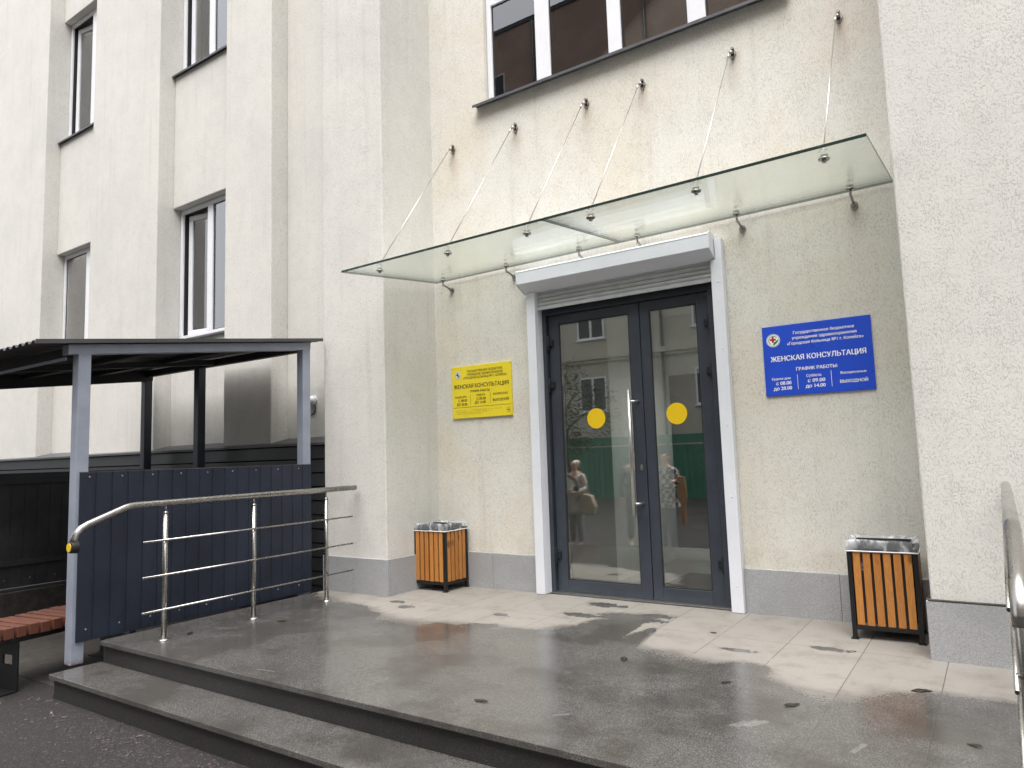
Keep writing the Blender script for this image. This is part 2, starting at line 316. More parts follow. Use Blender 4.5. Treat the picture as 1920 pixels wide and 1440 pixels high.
# ------------------------------------------------------------------ mesh builder
class MB:
    def __init__(s): s.v = []; s.f = []; s.mi = []; s.sm = []
    def _add(s, vs, fs, mi=0, sm=False):
        b = len(s.v); s.v += [Vector(v) for v in vs]
        for f in fs: s.f.append([b+i for i in f]); s.mi.append(mi); s.sm.append(sm)
        return s
    def box(s, x0, x1, y0, y1, z0, z1, mi=0):
        x0, x1 = sorted((x0, x1)); y0, y1 = sorted((y0, y1)); z0, z1 = sorted((z0, z1))
        return s._add([(x0, y0, z0), (x1, y0, z0), (x1, y1, z0), (x0, y1, z0), (x0, y0, z1), (x1, y0, z1), (x1, y1, z1), (x0, y1, z1)],
                      [(0, 3, 2, 1), (4, 5, 6, 7), (0, 1, 5, 4), (1, 2, 6, 5), (2, 3, 7, 6), (3, 0, 4, 7)], mi)
    def obox(s, c, ax, ay, az, mi=0):        # box from centre and three half-axis vectors
        c, ax, ay, az = map(Vector, (c, ax, ay, az)); vs = []
        for k in (-1, 1):
            for i, j in ((-1, -1), (1, -1), (1, 1), (-1, 1)): vs.append(c+ax*i+ay*j+az*k)
        return s._add(vs, [(0, 3, 2, 1), (4, 5, 6, 7), (0, 1, 5, 4), (1, 2, 6, 5), (2, 3, 7, 6), (3, 0, 4, 7)], mi)
    def prism(s, poly, axis, a, b, mi=0, sm=False):
        """poly: 2-D outline; extruded along axis ('x','y','z') from a to b"""
        def P(q, t): return {'x': (t, q[0], q[1]), 'y': (q[0], t, q[1]), 'z': (q[0], q[1], t)}[axis]
        n = len(poly); vs = [P(q, a) for q in poly]+[P(q, b) for q in poly]
        fs = [tuple(range(n-1, -1, -1)), tuple(range(n, 2*n))]+[(i, (i+1) % n, n+(i+1) % n, n+i) for i in range(n)]
        return s._add(vs, fs, mi, sm)
    def tube(s, pts, r, seg=16, mi=0, cap=True, closed=False):
        pts = [Vector(p) for p in pts]; n = len(pts); rs = r if isinstance(r, (list, tuple)) else [r]*n
        b = len(s.v); T = []
        for i in range(n):
            if closed: t = pts[(i+1) % n]-pts[i-1]
            else: t = pts[min(i+1, n-1)]-pts[max(i-1, 0)]
            T.append(t.normalized())
        up = Vector((0, 0, 1)) if abs(T[0].z) < .9 else Vector((1, 0, 0))
        U = (up-T[0]*up.dot(T[0])).normalized()
        for i in range(n):
            if i: U = (U-T[i]*U.dot(T[i])).normalized()
            V = T[i].cross(U)
            for k in range(seg):
                a = 2*math.pi*k/seg; s.v.append(pts[i]+(U*math.cos(a)+V*math.sin(a))*rs[i])
        for i in range(n if closed else n-1):
            j = (i+1) % n
            for k in range(seg):
                l = (k+1) % seg; s.f.append([b+i*seg+k, b+i*seg+l, b+j*seg+l, b+j*seg+k]); s.mi.append(mi); s.sm.append(True)
        if cap and not closed:
            s.f.append([b+k for k in range(seg-1, -1, -1)]); s.f.append([b+(n-1)*seg+k for k in range(seg)]); s.mi += [mi, mi]; s.sm += [False, False]
        return s
    def dome(s, c, r, n, seg=16, rings=5, mi=0, flat=1.0):
        c = Vector(c); n = Vector(n).normalized(); pts = []; rs = []
        for i in range(rings+1):
            a = (math.pi/2)*i/rings; pts.append(c+n*(r*math.sin(a)*flat)); rs.append(max(r*math.cos(a), 1e-4))
        return s.tube(pts, rs, seg, mi)
    def build(s, name, mats, parent=None, bevel=0, seg=2, label=None):
        me = bpy.data.meshes.new(name); off = wloc(parent)
        me.from_pydata([tuple(v-off) for v in s.v], [], s.f)
        for m in (mats if isinstance(mats, (list, tuple)) else [mats]): me.materials.append(m)
        for p, mi, sm in zip(me.polygons, s.mi, s.sm): p.material_index = mi; p.use_smooth = sm
        me.update()
        o = bpy.data.objects.new(name, me); COL.objects.link(o)
        if parent: o.parent = parent
        if bevel:
            b = o.modifiers.new('bevel', 'BEVEL'); b.width = bevel; b.segments = seg; b.limit_method = 'ANGLE'; b.angle_limit = rad(40); b.harden_normals = False
        if label: o['label'] = label
        return o
def wloc(o):
    v = Vector((0, 0, 0))
    while o: v += o.location; o = o.parent
    return v
def tag(o, label=None, cat=None, group=None, kind=None):
    if label: o['label'] = label
    if cat: o['category'] = cat
    if group: o['group'] = group
    if kind: o['kind'] = kind
    return o
def thing(name, label, cat, loc=(0, 0, 0), group=None):
    o = bpy.data.objects.new(name, None); COL.objects.link(o); o.location = loc; o.empty_display_size = .1
    return tag(o, label, cat, group)
def dup(o, parent=None):
    c = o.copy(); COL.objects.link(c)
    if parent: c.parent = parent
    for ch in [k for k in bpy.data.objects if k.parent == o]: dup(ch, c)
    return c
def text_mesh(mb, body, u, v, wid, hgt, P, mi=0, depth=.0015, bold=.0):
    """lettering: body centred in a box of the given width; cap height hgt; P maps (u,v,d) to the place.
    The font's strokes overlap, so the outlines are triangulated together and filled by winding number."""
    cu = bpy.data.curves.new('lettering', 'FONT'); cu.body = body; cu.size = 1.0; cu.resolution_u = 3; cu.align_x = 'LEFT'; cu.fill_mode = 'NONE'
    ob = bpy.data.objects.new('lettering', cu); COL.objects.link(ob)
    dg = bpy.context.evaluated_depsgraph_get(); dg.update()
    me = bpy.data.meshes.new_from_object(ob.evaluated_get(dg), depsgraph=dg)
    nb = {}
    for e in me.edges:
        i, j = e.vertices; nb.setdefault(i, []).append(j); nb.setdefault(j, []).append(i)
    loops = []; seen = set()
    for i in range(len(me.vertices)):
        if i in seen or i not in nb: continue
        lp = [i]; seen.add(i); cur = i; nxt = (i+1) if (i+1) in nb[i] else nb[i][0]
        while nxt not in seen:
            lp.append(nxt); seen.add(nxt); cand = [k for k in nb[nxt] if k != cur]; cur = nxt; nxt = cand[0] if cand else cur
        loops.append([me.vertices[k].co.copy() for k in lp])
    if bold: loops = [[Vector((q.x+sx*bold, q.y+sx*bold*.45, 0)) for q in L] for L in loops for sx in (-1, 0, 1)]   # heavier strokes
    xs = [q.x for L in loops for q in L]
    if xs:
        pts = []; eds = []
        for L in loops:
            b = len(pts); pts += [Vector((q.x, q.y)) for q in L]; eds += [(b+k, b+(k+1) % len(L)) for k in range(len(L))]
        cv, ce, cf = delaunay_2d_cdt(pts, eds, [], 0, 1e-6)[:3]
        boxes = [(min(q.x for q in L), max(q.x for q in L), L) for L in loops]
        def wind(x, y):
            w_ = 0
            for a, b, L in boxes:
                if x < a or x > b: continue
                for k in range(len(L)):
                    p, r = L[k-1], L[k]
                    if p.y <= y < r.y:
                        if (r.x-p.x)*(y-p.y)-(x-p.x)*(r.y-p.y) > 0: w_ += 1
                    elif r.y <= y < p.y:
                        if (r.x-p.x)*(y-p.y)-(x-p.x)*(r.y-p.y) < 0: w_ -= 1
            return w_
        x0, x1 = min(xs), max(xs); cap = .727; k_ = wid/(x1-x0); base = len(mb.v)
        for q in cv: mb.v.append(P(u+(q.x-(x0+x1)/2)*k_, v+(q.y/cap-.5)*hgt, depth))
        for f in cf:
            c = (cv[f[0]]+cv[f[1]]+cv[f[2]])/3
            if wind(c.x, c.y): mb.f.append([base+t for t in f]); mb.mi.append(mi); mb.sm.append(False)
    bpy.data.objects.remove(ob, do_unlink=True); bpy.data.meshes.remove(me); bpy.data.curves.remove(cu)

# ================================================================== SETTING
GZ = -.345
tag(MB()._add([(-300, -300, GZ), (300, -300, GZ), (300, 300, GZ), (-300, 300, GZ)], [(0, 1, 2, 3)]).build('ground', M_ASPH),
    'dark brown wet asphalt yard in front of the steps', 'ground', kind='structure')
# the entrance platform: top slab with a nosing, riser below it; then the lower step
def slab(name, x0, x1, y0, y1, zt, zb, label, mi_top=0):
    mb = MB(); t = .035
    mb.box(x0, x1, y0, y1, zt-t, zt, 0); mb.box(x0+.025, x1, y0+.028, y1, zb, zt-t, 1)
    return tag(mb.build(name, [M_PORCH, M_RISER], None, .004, 2), label, name, kind='structure')
slab('platform', -6.0, 2.2, 2.915, 6.04, 0.0, GZ-.05, 'granite entrance platform, wet and dark towards its front edge')
slab('step', -6.03, 2.2, 2.565, 2.943, -.168, GZ-.05, 'single wet granite step below the entrance platform')
mb = MB(); mb.box(-6.075, -6.0, 2.98, 5.25, GZ-.05, -.012); tag(mb.build('kerb', M_CONC, None, .01), 'strip of rough mortar between the platform and the shelter panel', 'kerb', kind='structure')
mb = MB(); mb.box(-9.36, -6.2, 2.72, 5.28, GZ-.05, GZ+.006); tag(mb.build('pavement', M_CONC), 'dusty concrete floor inside the shelter', 'pavement', kind='structure')

# ================================================================== HOSPITAL BUILDING
bld = thing('hospital_building', 'pale stuccoed clinic building with pilasters, granite plinth and recessed glass entrance', 'building')
mb = MB(); TOP = 13.5
PY, BY, WB = 5.345, 5.585, 6.0
XA, XB0, XB1, XC0, XC1 = -13.30, -11.61, -9.67, -8.04, -7.10          # pilaster edges of the wing
ZL0, ZL1, ZU0, ZU1 = 3.115, 5.092, 7.11, 9.387                            # window openings, lower and upper row
mb.box(-30, XA, PY, WB, GZ-.1, TOP); mb.box(XB0, XB1, PY, WB, GZ-.1, TOP); mb.box(XC0, XC1, PY, WB, GZ-.1, TOP)
for x0, x1 in ((XA, XB0), (XB1, XC0)):
    for z0, z1 in ((GZ-.1, ZL0), (ZL1, ZU0), (ZU1, TOP)): mb.box(x0, x1, BY, WB, z0, z1)
mb.box(XC1, -6.05, BY, WB, GZ-.1, TOP)
mb.prism([(-6.055, 5.25), (-5.140, 5.25), (-5.125, 6.05), (-5.125, 6.6), (-6.055, 6.6)], 'z', GZ-.1, TOP)
mb.box(-.436, .46, 5.25, 6.6, GZ-.1, TOP)
mb.box(.46, 14, BY, WB, GZ-.1, TOP)
mb.build('wall', M_STU, bld, .012, 2)
mb = MB(); Wy = 6.05
mb.box(-5.125, -3.80, Wy, 6.4, GZ-.1, 2.98); mb.box(-1.93, -.436, Wy, 6.4, GZ-.1, 2.98)
mb.box(-5.125, -.436, Wy, 6.4, 2.98, 5.195)
mb.box(-5.125, -4.335, Wy, 6.4, 5.195, 6.95); mb.box(-1.245, -.436, Wy, 6.4, 5.195, 6.95); mb.box(-5.125, -.436, Wy, 6.4, 6.95, TOP)
mb.build('wall', M_STUC, bld)
# granite plinth: three faces of the recess and pillars, with slab joints as 2 mm gaps
PT = .358; pr = .026
def plin(x0, x1, y0, y1): MB().box(x0, x1, y0, y1, -.02, PT).build('plinth', M_PLINTH, bld, .003, 1)
plin(-6.06, -5.60, 5.25-pr, 5.27); plin(-5.598, -5.14+pr, 5.25-pr, 5.27)
plin(-5.13, -5.14+pr, 5.272, 6.03)
plin(-5.112, -4.402, 6.05-pr, 6.07); plin(-4.40, -3.83, 6.05-pr, 6.07)
plin(-1.83, -1.102, 6.05-pr, 6.07); plin(-1.10, -.465, 6.05-pr, 6.07)
plin(-.436-pr, -.42, 5.272, 6.02); plin(-.436-pr, .02, 5.25-pr, 5.27); plin(.022, .5, 5.25-pr, 5.27)
mb = MB(); mb.box(-.45, .5, 5.222, 5.26, PT+.001, PT+.010); mb.box(-.462, -.43, 5.262, 6.0, PT+.001, PT+.008); mb.build('mortar_joint', M_CONC, bld, .003)
# sloping flashing and black lapped cladding of the wing's base
mb = MB(); mb.prism([(5.80, 1.690), (5.272, 1.570), (5.262, 1.566), (5.262, 1.540), (5.272, 1.545), (5.80, 1.662)], 'x', -30, -6.055); mb.build('flashing', M_FLASH, bld)
mb = MB(); prof = [(5.6, GZ-.1)]; z = GZ-.1
prof = []; z = 1.54
while z > GZ-.1:
    prof += [(5.315, z), (5.298, z-.012), (5.285, z-.148), (5.289, z-.152)]; z -= .152
prof += [(5.38, z), (5.38, 1.54)]
mb.prism(prof[::-1], 'x', -30, -6.056); mb.build('cladding', M_BLACKS, bld)
# roof and dark rooms behind the windows
mb = MB(); mb.box(-30, 14, 5.3, 20, TOP, TOP+.3); mb.build('roof', M_ROOF, bld)
mb = MB()
def room(mb, x0, x1, y0, y1, z0, z1, mi=0, mf=0):
    mb._add([(x0, y0, z0), (x1, y0, z0), (x1, y1, z0), (x0, y1, z0), (x0, y0, z1), (x1, y0, z1), (x1, y1, z1), (x0, y1, z1)], [(4, 5, 6, 7), (1, 2, 6, 5), (2, 3, 7, 6), (3, 0, 4, 7)], mi)
    mb._add([(x0, y0, z0), (x1, y0, z0), (x1, y1, z0), (x0, y1, z0)], [(0, 1, 2, 3)], mf)
for x0, x1 in ((XA, XB0), (XB1, XC0)):
    for z0, z1 in ((ZL0, ZL1), (ZU0, ZU1)):
        mb = MB(); room(mb, x0-.02, x1+.02, WB+.001, 8.5, z0-.5, z1+.3); mb.build('room', M_ROOM, bld)
mb = MB(); room(mb, -4.4, -1.2, 6.401, 9.5, 4.7, 7.1); mb.build('room', M_ROOM, bld)
mb = MB(); room(mb, -3.95, -1.55, 6.402, 8.7, .004, 3.05, 0, 1)
mb.box(-3.95, -3.42, 6.9, 8.7, .006, 3.04, 0)                      # inner wall corner on the left
mb.box(-3.42, -1.56, 8.55, 8.69, .006, .14, 0); mb.box(-3.42, -1.56, 8.55, 8.69, 2.3, 3.04, 0); mb.box(-1.75, -1.56, 8.56, 8.69, .14, 2.3, 0)
mb.box(-3.41, -1.76, 8.60, 8.66, .142, 2.298, 2)
mb.box(-2.9, -1.75, 6.5, 7.6, .008, .016, 2)
mb.build('vestibule', [M_VEST, M_VFLOOR, M_VMAT], bld)

# ---- windows
def window(x0, x1, z0, z1, y, muls, label, sash_open=None, sill=None, curtain=True, transom=None):
    """muls: list of (xa,xb) mullion spans; sash_open: (index of the light, degrees)"""
    f = .062; t0, t1 = y, y+.07
    win = MB(); win.box(x0, x1, t0, t1, z0, z0+f); win.box(x0, x1, t0, t1, z1-f, z1)
    win.box(x0, x0+f, t0, t1, z0+f, z1-f); win.box(x1-f, x1, t0, t1, z0+f, z1-f)
    for a, b in muls: win.box(a, b, t0+.001, t1, z0+f, z1-f)
    ed = [x0+f]+[q for m in muls for q in m]+[x1-f]
    lights = [(ed[i], ed[i+1]) for i in range(0, len(ed), 2)]
    rows = [(z0+f, z1-f)]
    if transom:
        rows = [(z0+f, transom[0]), (transom[1], z1-f)]
        for a, b in lights: win.box(a, b, t0+.002, t1, transom[0], transom[1])
    wo_ = win.build('window', M_WHITE, bld, .006, 2, label=label)
    pane = MB(); gask = MB()
    for i, (a, b) in enumerate(lights):
        for ra, rb in rows:
            if sash_open and sash_open[0] == i:
                # hinged sash swung into the room about its left edge
                th = rad(sash_open[1]); d = Vector((math.cos(th), math.sin(th), 0)); n = Vector((-math.sin(th), math.cos(th), 0))
                h = Vector((a+.035, t0+.10, 0)); L = b-a-.01; s = .075
                sm = MB()
                def seg(u0, u1, w0, w1, m): m.obox(h+d*((u0+u1)/2)+Vector((0, 0, (w0+w1)/2)), d*((u1-u0)/2), n*.03, Vector((0, 0, (w1-w0)/2)))
                seg(0, L, ra+.01, ra+.01+s, sm); seg(0, L, rb-.02-s, rb-.02, sm); seg(0, s, ra+.01+s, rb-.02-s, sm); seg(L-s, L, ra+.01+s, rb-.02-s, sm)
                so_ = sm.build('sash', M_WHITE, wo_, .005, 2)
                pm = MB(); pm.obox(h+d*(L/2)+Vector((0, 0, (ra+rb)/2)), d*(L/2-s), n*.008, Vector((0, 0, (rb-ra)/2-s-.005))); pm.build('pane', M_GWIN, wo_)
                gk = MB(); gk.box(a, a+.010, t0+.03, t1+.02, ra, rb); gk.box(a+.010, b, t0+.03, t1+.02, rb-.010, rb); gk.build('gasket', M_RUBBER, wo_)
            else:
                s = .012
                gask.box(a, b, t0+.024, t0+.044, ra, ra+s); gask.box(a, b, t0+.024, t0+.044, rb-s, rb); gask.box(a, a+s, t0+.024, t0+.044, ra+s, rb-s); gask.box(b-s, b, t0+.024, t0+.044, ra+s, rb-s)
                pane.box(a+s, b-s, t0+.028, t0+.042, ra+s, rb-s)
    if pane.v: pane.build('pane', M_GWIN, wo_); gask.build('gasket', M_RUBBER, wo_)
    if sill:
        sx0, sx1, sy0 = sill; sm = MB()
        sm.prism([(y+.01, z0+.002), (sy0, z0-.030), (sy0, z0-.058), (sy0+.006, z0-.058), (sy0+.008, z0-.040), (y+.01, z0-.012)], 'x', sx0, sx1)
        sm.build('sill', M_SILL, wo_)
    if curtain:
        cm = MB(); n = 60; yy = y+(.20 if sash_open else .095); pts = []
        for k in range(n+1):
            x = x0+(x1-x0)*k/n; pts.append((x, yy+.025*math.sin(k*1.9)+.012*math.sin(k*.7)))
        cm._add([(a, b, z0-.2) for a, b in pts]+[(a, b, z1+.1) for a, b in pts], [(k, k+1, n+2+k, n+1+k) for k in range(n)], 0, True)
        cm.build('curtain', M_CURT, wo_)
    return wo_
YW = 5.70
window(XB1+.005, XC0-.005, ZL0+.04, ZL1-.005, YW, [(-8.99, -8.865)], 'half open white casement above the shelter roof', (0, 9), (XB1, XC0, 5.545))
window(XA+.005, XB0-.005, ZL0+.04, ZL1-.005, YW, [(-12.5, -12.375)], 'closed white window with pale curtains at the far left', None, (XA, XB0, 5.545))
window(XB1+.005, XC0-.005, ZU0+.035, ZU1-.005, YW, [(-8.99, -8.865)], 'white window on the upper floor above the half open casement', (0, 7), (XB1-.07, XC0, 5.535))
window(XA+.005, XB0-.005, ZU0+.035, ZU1-.005, YW, [(-12.5, -12.375)], 'open white casement in the deep upper recess at the far left', (0, 9), (XA-.05, XB0, 5.535))
window(-4.33, -1.25, 5.205, 6.945, 6.10, [(-3.70, -3.53), (-2.86, -2.72), (-2.05, -1.88)], 'wide four light white window over the glass canopy', None, (-4.45, -1.14, 5.955), False, (6.335, 6.43))

# ---- double door
door_frame = MB()
DZ = 2.80
door_frame.box(-3.80, -3.705, 6.10, 6.20, .002, 2.84); door_frame.box(-2.02, -1.93, 6.10, 6.20, .002, 2.84); door_frame.box(-3.80, -1.93, 6.10, 6.20, 2.84, 2.975)
door_frame.box(-3.705, -2.02, 6.11, 6.20, 2.755, 2.84)
door_frame.build('door_frame', M_ANTH, bld, .004)
def leaf(x0, x1, gx0, gx1, label, hinge_x, stick, handle):
    z0, z1, g0, g1 = .012, 2.75, .125, 2.66; y0, y1 = 6.145, 6.205
    d = MB(); d.box(x0, gx0, y0, y1, z0, z1); d.box(gx1, x1, y0, y1, z0, z1); d.box(gx0, gx1, y0, y1, z0, g0); d.box(gx0, gx1, y0, y1, g1, z1)
    do = d.build('door', M_ANTH, bld, .004, 2, label=label)
    g = MB(); g.box(gx0+.006, gx1-.006, y0+.018, y0+.042, g0+.006, g1-.006); g.build('pane', M_GDOOR, do)
    k = MB(); s = .009
    for a, b, c_, e in ((gx0, gx0+s, g0, g1), (gx1-s, gx1, g0, g1), (gx0+s, gx1-s, g0, g0+s), (gx0+s, gx1-s, g1-s, g1)): k.box(a, b, y0+.006, y0+.018, c_, e)
    k.build('gasket', M_RUBBER, do)
    for hz in (.36, 2.04, 2.47):
        h = MB(); sg = 1 if hinge_x < -2.7 else -1
        h.tube([(hinge_x, y0-.022, hz-.075), (hinge_x, y0-.022, hz+.075)], .017, 14); h.box(hinge_x, hinge_x+sg*.055, y0-.022, y0+.002, hz-.03, hz+.035); h.box(hinge_x-sg*.045, hinge_x, y0-.030, y0-.008, hz-.065, hz-.002)
        h.build('hinge', M_ANTHD, do, .003)
    st = MB(); c = Vector((stick[0], y0+.0165, stick[1])); st.tube([c, c+Vector((0, -.0015, 0))], .098, 48); st.build('sticker', M_STICK, do, label='round yellow warning disc on the glass')
    if handle:
        hm = MB(); hx, hy = -2.812, 6.068
        hm.tube([(hx, hy, .765), (hx, hy, 1.925)], .0165, 20)
        for hz in (.872, 1.818): hm.tube([(hx, hy, hz), (-2.735, y0+.002, hz)], .0095, 14)
        hm.build('handle', M_STEELW, do)
        lk = MB(); lk.prism([(-2.748+.014*math.cos(a)*.9, 1.199+.03*math.sin(a)) for a in [i*math.pi/10 for i in range(20)]], 'y', y0-.008, y0+.001); lk.tube([(-2.748, y0-.012, 1.208), (-2.748, y0-.006, 1.208)], .008, 14); lk.build('lock', M_STEELW, do)
    return do
leaf(-3.698, -2.702, -3.582, -2.812, 'left glazed leaf with the long steel pull handle', -3.70, (-3.207, 1.683), True)
leaf(-2.694, -2.026, -2.602, -2.146, 'narrower right glazed leaf of the entrance door', -2.023, (-2.388, 1.681), False)
mb = MB(); mb.box(-3.80, -1.93, 6.06, 6.40, .001, .011); mb.build('threshold', M_STEELW, bld)

# ---- emissive ceiling light seen through the door
cl = thing('ceiling_light', 'small lit ceiling lamp inside the vestibule behind the right yellow disc', 'lamp', (-2.25, 7.6, 2.2))
mb = MB(); mb.box(-2.40, -2.12, 7.5, 7.8, 2.30, 2.36); mb.build('housing', M_WHITE, cl, .004)
mb = MB(); mb.box(-2.39, -2.13, 7.51, 7.79, 2.294, 2.299); mb.build('diffuser', M_LAMP, cl)
mb = MB(); mb.tube([(-2.26, 7.65, 2.36), (-2.26, 7.65, 3.04)], .01, 8); mb.build('stem', M_WHITE, cl)

# ================================================================== ROLLER SHUTTER
rs = thing('roller_shutter', 'white roller shutter with box and guide rails round the entrance door', 'shutter', (-2.85, 6.0, 0))
mb = MB(); prof = [(6.045, 3.20), (5.868, 3.20), (5.852, 3.188), (5.850, 3.180), (5.850, 3.058), (5.985, 2.985), (6.045, 2.985)]
mb.prism(prof, 'x', -3.875, -1.905); mb.build('shutter_box', M_SHUT, rs, .003)
for xa, xb in ((-3.884, -3.8755), (-1.9045, -1.896)):
    mb = MB(); mb.prism([(6.047, 3.205), (5.862, 3.205), (5.846, 3.19), (5.846, 3.056), (5.983, 2.981), (6.047, 2.981)], 'x', xa, xb)
    mb.build('end_cap', M_SHUT, rs, .002)
mb = MB(); mb.box(-3.870, -1.91, 5.8485, 5.8495, 3.176, 3.179); mb.build('seam', M_FLASH, rs)
mb = MB(); z = 2.84
for k in range(4):
    a, b = z, z+.039
    mb.prism([(6.032, a), (6.024, a+.006), (6.021, a+.02), (6.024, a+.033), (6.032, b)], 'x', -3.755, -1.925); z += .041
mb.prism([(6.036, 2.803), (6.018, 2.803), (6.018, 2.838), (6.036, 2.838)], 'x', -3.755, -1.925)
mb.build('slat_curtain', M_SLAT, rs)
for xa, xb, zt, si in ((-3.845, -3.745, 2.984, 1), (-1.935, -1.832, 3.165, -1)):
    mb = MB()
    if si > 0: mb.box(xa, xb, 5.968, 6.10, .003, zt)
    else: mb.box(xa, xb, 5.968, 6.0455, .003, 2.979); mb.box(xa+.044, xb, 5.9685, 6.0455, 2.979, zt); mb.box(xa, xa+.008, 6.046, 6.10, .003, 2.979)
    ro = mb.build('guide_rail', M_SHUT, rs, .003)
    mb = MB()
    for zz in (.22, .95, 1.55, 2.2, 2.78): mb.dome((xa+.06, 5.967, zz), .008, (0, -1, 0), 10, 3, 0, .5)
    if si > 0: mb.box(xb+.0005, xb+.002, 6.02, 6.03, .01, zt-.01)
    mb.build('screw', M_SHUT, ro)

# ================================================================== GLASS CANOPY
can = thing('glass_canopy', 'green tinted glass canopy hung on steel rods over the entrance', 'canopy', (-2.78, 6.0, 3.2))
def canz(x, y):                              # height of the glass underside
    t = (y-4.61)/(6.02-4.61); l = (x+5.06)/(4.56)
    return (3.145+.040*l)*(1-t)+(3.298+.036*l)*t
def glass_panel(xa, xb):
    T = .021; mb = MB(); vs = []
    for z in (0, T):
        for x, y in ((xa, 4.61), (xb, 4.61), (xb, 6.02), (xa, 6.02)): vs.append((x, y, canz(x, y)+z))
    mb._add(vs, [(0, 3, 2, 1), (4, 5, 6, 7)], 0); mb._add(vs, [(0, 1, 5, 4), (1, 2, 6, 5), (2, 3, 7, 6), (3, 0, 4, 7)], 1)
    return mb.build('glass_panel', [M_GCAN, M_GEDGE], can)
glass_panel(-5.062, -2.797); glass_panel(-2.789, -.502)
RX = [-4.80, -3.95, -3.10, -2.50, -1.645, -.785]
for x in RX:
    yb = 4.86; zb = canz(x, yb)
    mb = MB(); top = Vector((x-.012, 5.985, 4.785)); bot = Vector((x, yb, zb+.055))
    mb.tube([bot, top], .0042, 10); dr = (top-bot).normalized()
    mb.tube([bot-dr*.02, bot+dr*.07], .009, 12); mb.tube([top-dr*.08, top+dr*.01], .009, 12)
    rod = mb.build('tie_rod', M_STEELW, can)
    mb = MB(); mb.tube([(x, 6.052, 4.80), (x, 6.036, 4.80)], .030, 20); mb.tube([(x, 6.037, 4.80), (x, 5.995, 4.79)], .012, 12); mb.dome((x, 5.995, 4.79), .016, (0, -1, -.2), 12, 4); mb.tube([(x-.016, 5.985, 4.785), (x+.016, 5.985, 4.785)], .010, 12)
    mb.tube([(x, 6.037, 4.757), (x, 6.022, 4.757)], .012, 10); mb.tube([(x, 6.037, 4.842), (x, 6.022, 4.842)], .012, 10); mb.box(x-.014, x+.014, 6.036, 6.05, 4.75, 4.85)
    mb.build('wall_anchor', M_CLAMP, rod)
    mb = MB(); mb.tube([(x, yb, zb-.010), (x, yb, zb-.001)], [.034, .037], 22); mb.tube([(x, yb, zb+.018), (x, yb, zb+.026)], .026, 20); mb.tube([(x, yb, zb-.03), (x, yb, zb-.009)], .014, 14); mb.tube([(x, yb, zb+.02), bot+dr*.005], .009, 12)
    mb.build('glass_clamp', M_STEEL, rod)
for x in (-4.865, -4.025, -3.172, -2.565, -1.661, -.785):
    yb = 5.89; zb = canz(x, yb); mb = MB()
    mb.tube([(x, yb, zb-.009), (x, yb, zb-.001)], [.028, .030], 20); mb.tube([(x, yb, zb+.018), (x, yb, zb+.026)], .027, 18)
    mb.tube([(x, yb, zb-.008), (x, yb, zb-.062)], .009, 12); mb.dome((x, yb, zb-.062), .012, (0, 0, -1), 12, 3); mb.tube([(x, yb, zb-.055), (x, 6.02, zb-.085)], .010, 12)
    mb.tube([(x, 6.052, zb-.09), (x, 6.034, zb-.09)], .028, 18); mb.dome((x, 6.018, zb-.088), .017, (0, -1, 0), 12, 4); mb.tube([(x, 6.035, zb-.125), (x, 6.022, zb-.125)], .012, 10)
    mb.build('bracket', M_CLAMP, can)

# ================================================================== SIGNS
def emblem(mb, u, v, r, P, cols):
    ring = lambda rr, a0, a1, n, d: [P(u+rr*math.cos(a0+(a1-a0)*k/n), v+rr*math.sin(a0+(a1-a0)*k/n), d) for k in range(n+1)]
    mb._add(ring(r, 0, 2*math.pi, 40, .0012)[:-1], [tuple(range(40))], cols[0])
    def arc(r0, r1, a0, a1, n, mi, d=.0018):
        a = ring(r0, a0, a1, n, d); b = ring(r1, a0, a1, n, d); mb._add(a+b, [(k, k+1, n+2+k, n+1+k) for k in range(n)], mi)
    arc(r*.93, r*.87, 0, 2*math.pi, 36, cols[3]); arc(r*.70, r*.60, rad(35), rad(235), 18, cols[2])
    c = r*.44; a_ = r*.15
    o = (u-r*.04, v+r*.12)
    mb._add([P(o[0]+x, o[1]+y, .002) for x, y in ((-a_, -c), (a_, -c), (a_, -a_), (c, -a_), (c, a_), (a_, a_), (a_, c), (-a_, c), (-a_, a_), (-c, a_), (-c, -a_), (-a_, -a_))], [tuple(range(12))], cols[1])
    mb._add([P(u+r*x, v+r*y, .0024) for x, y in ((-.12, -.72), (.10, -.30), (.40, -.12), (.82, .22), (.72, -.12), (.45, -.48), (.15, -.66))], [tuple(range(7))], cols[2])
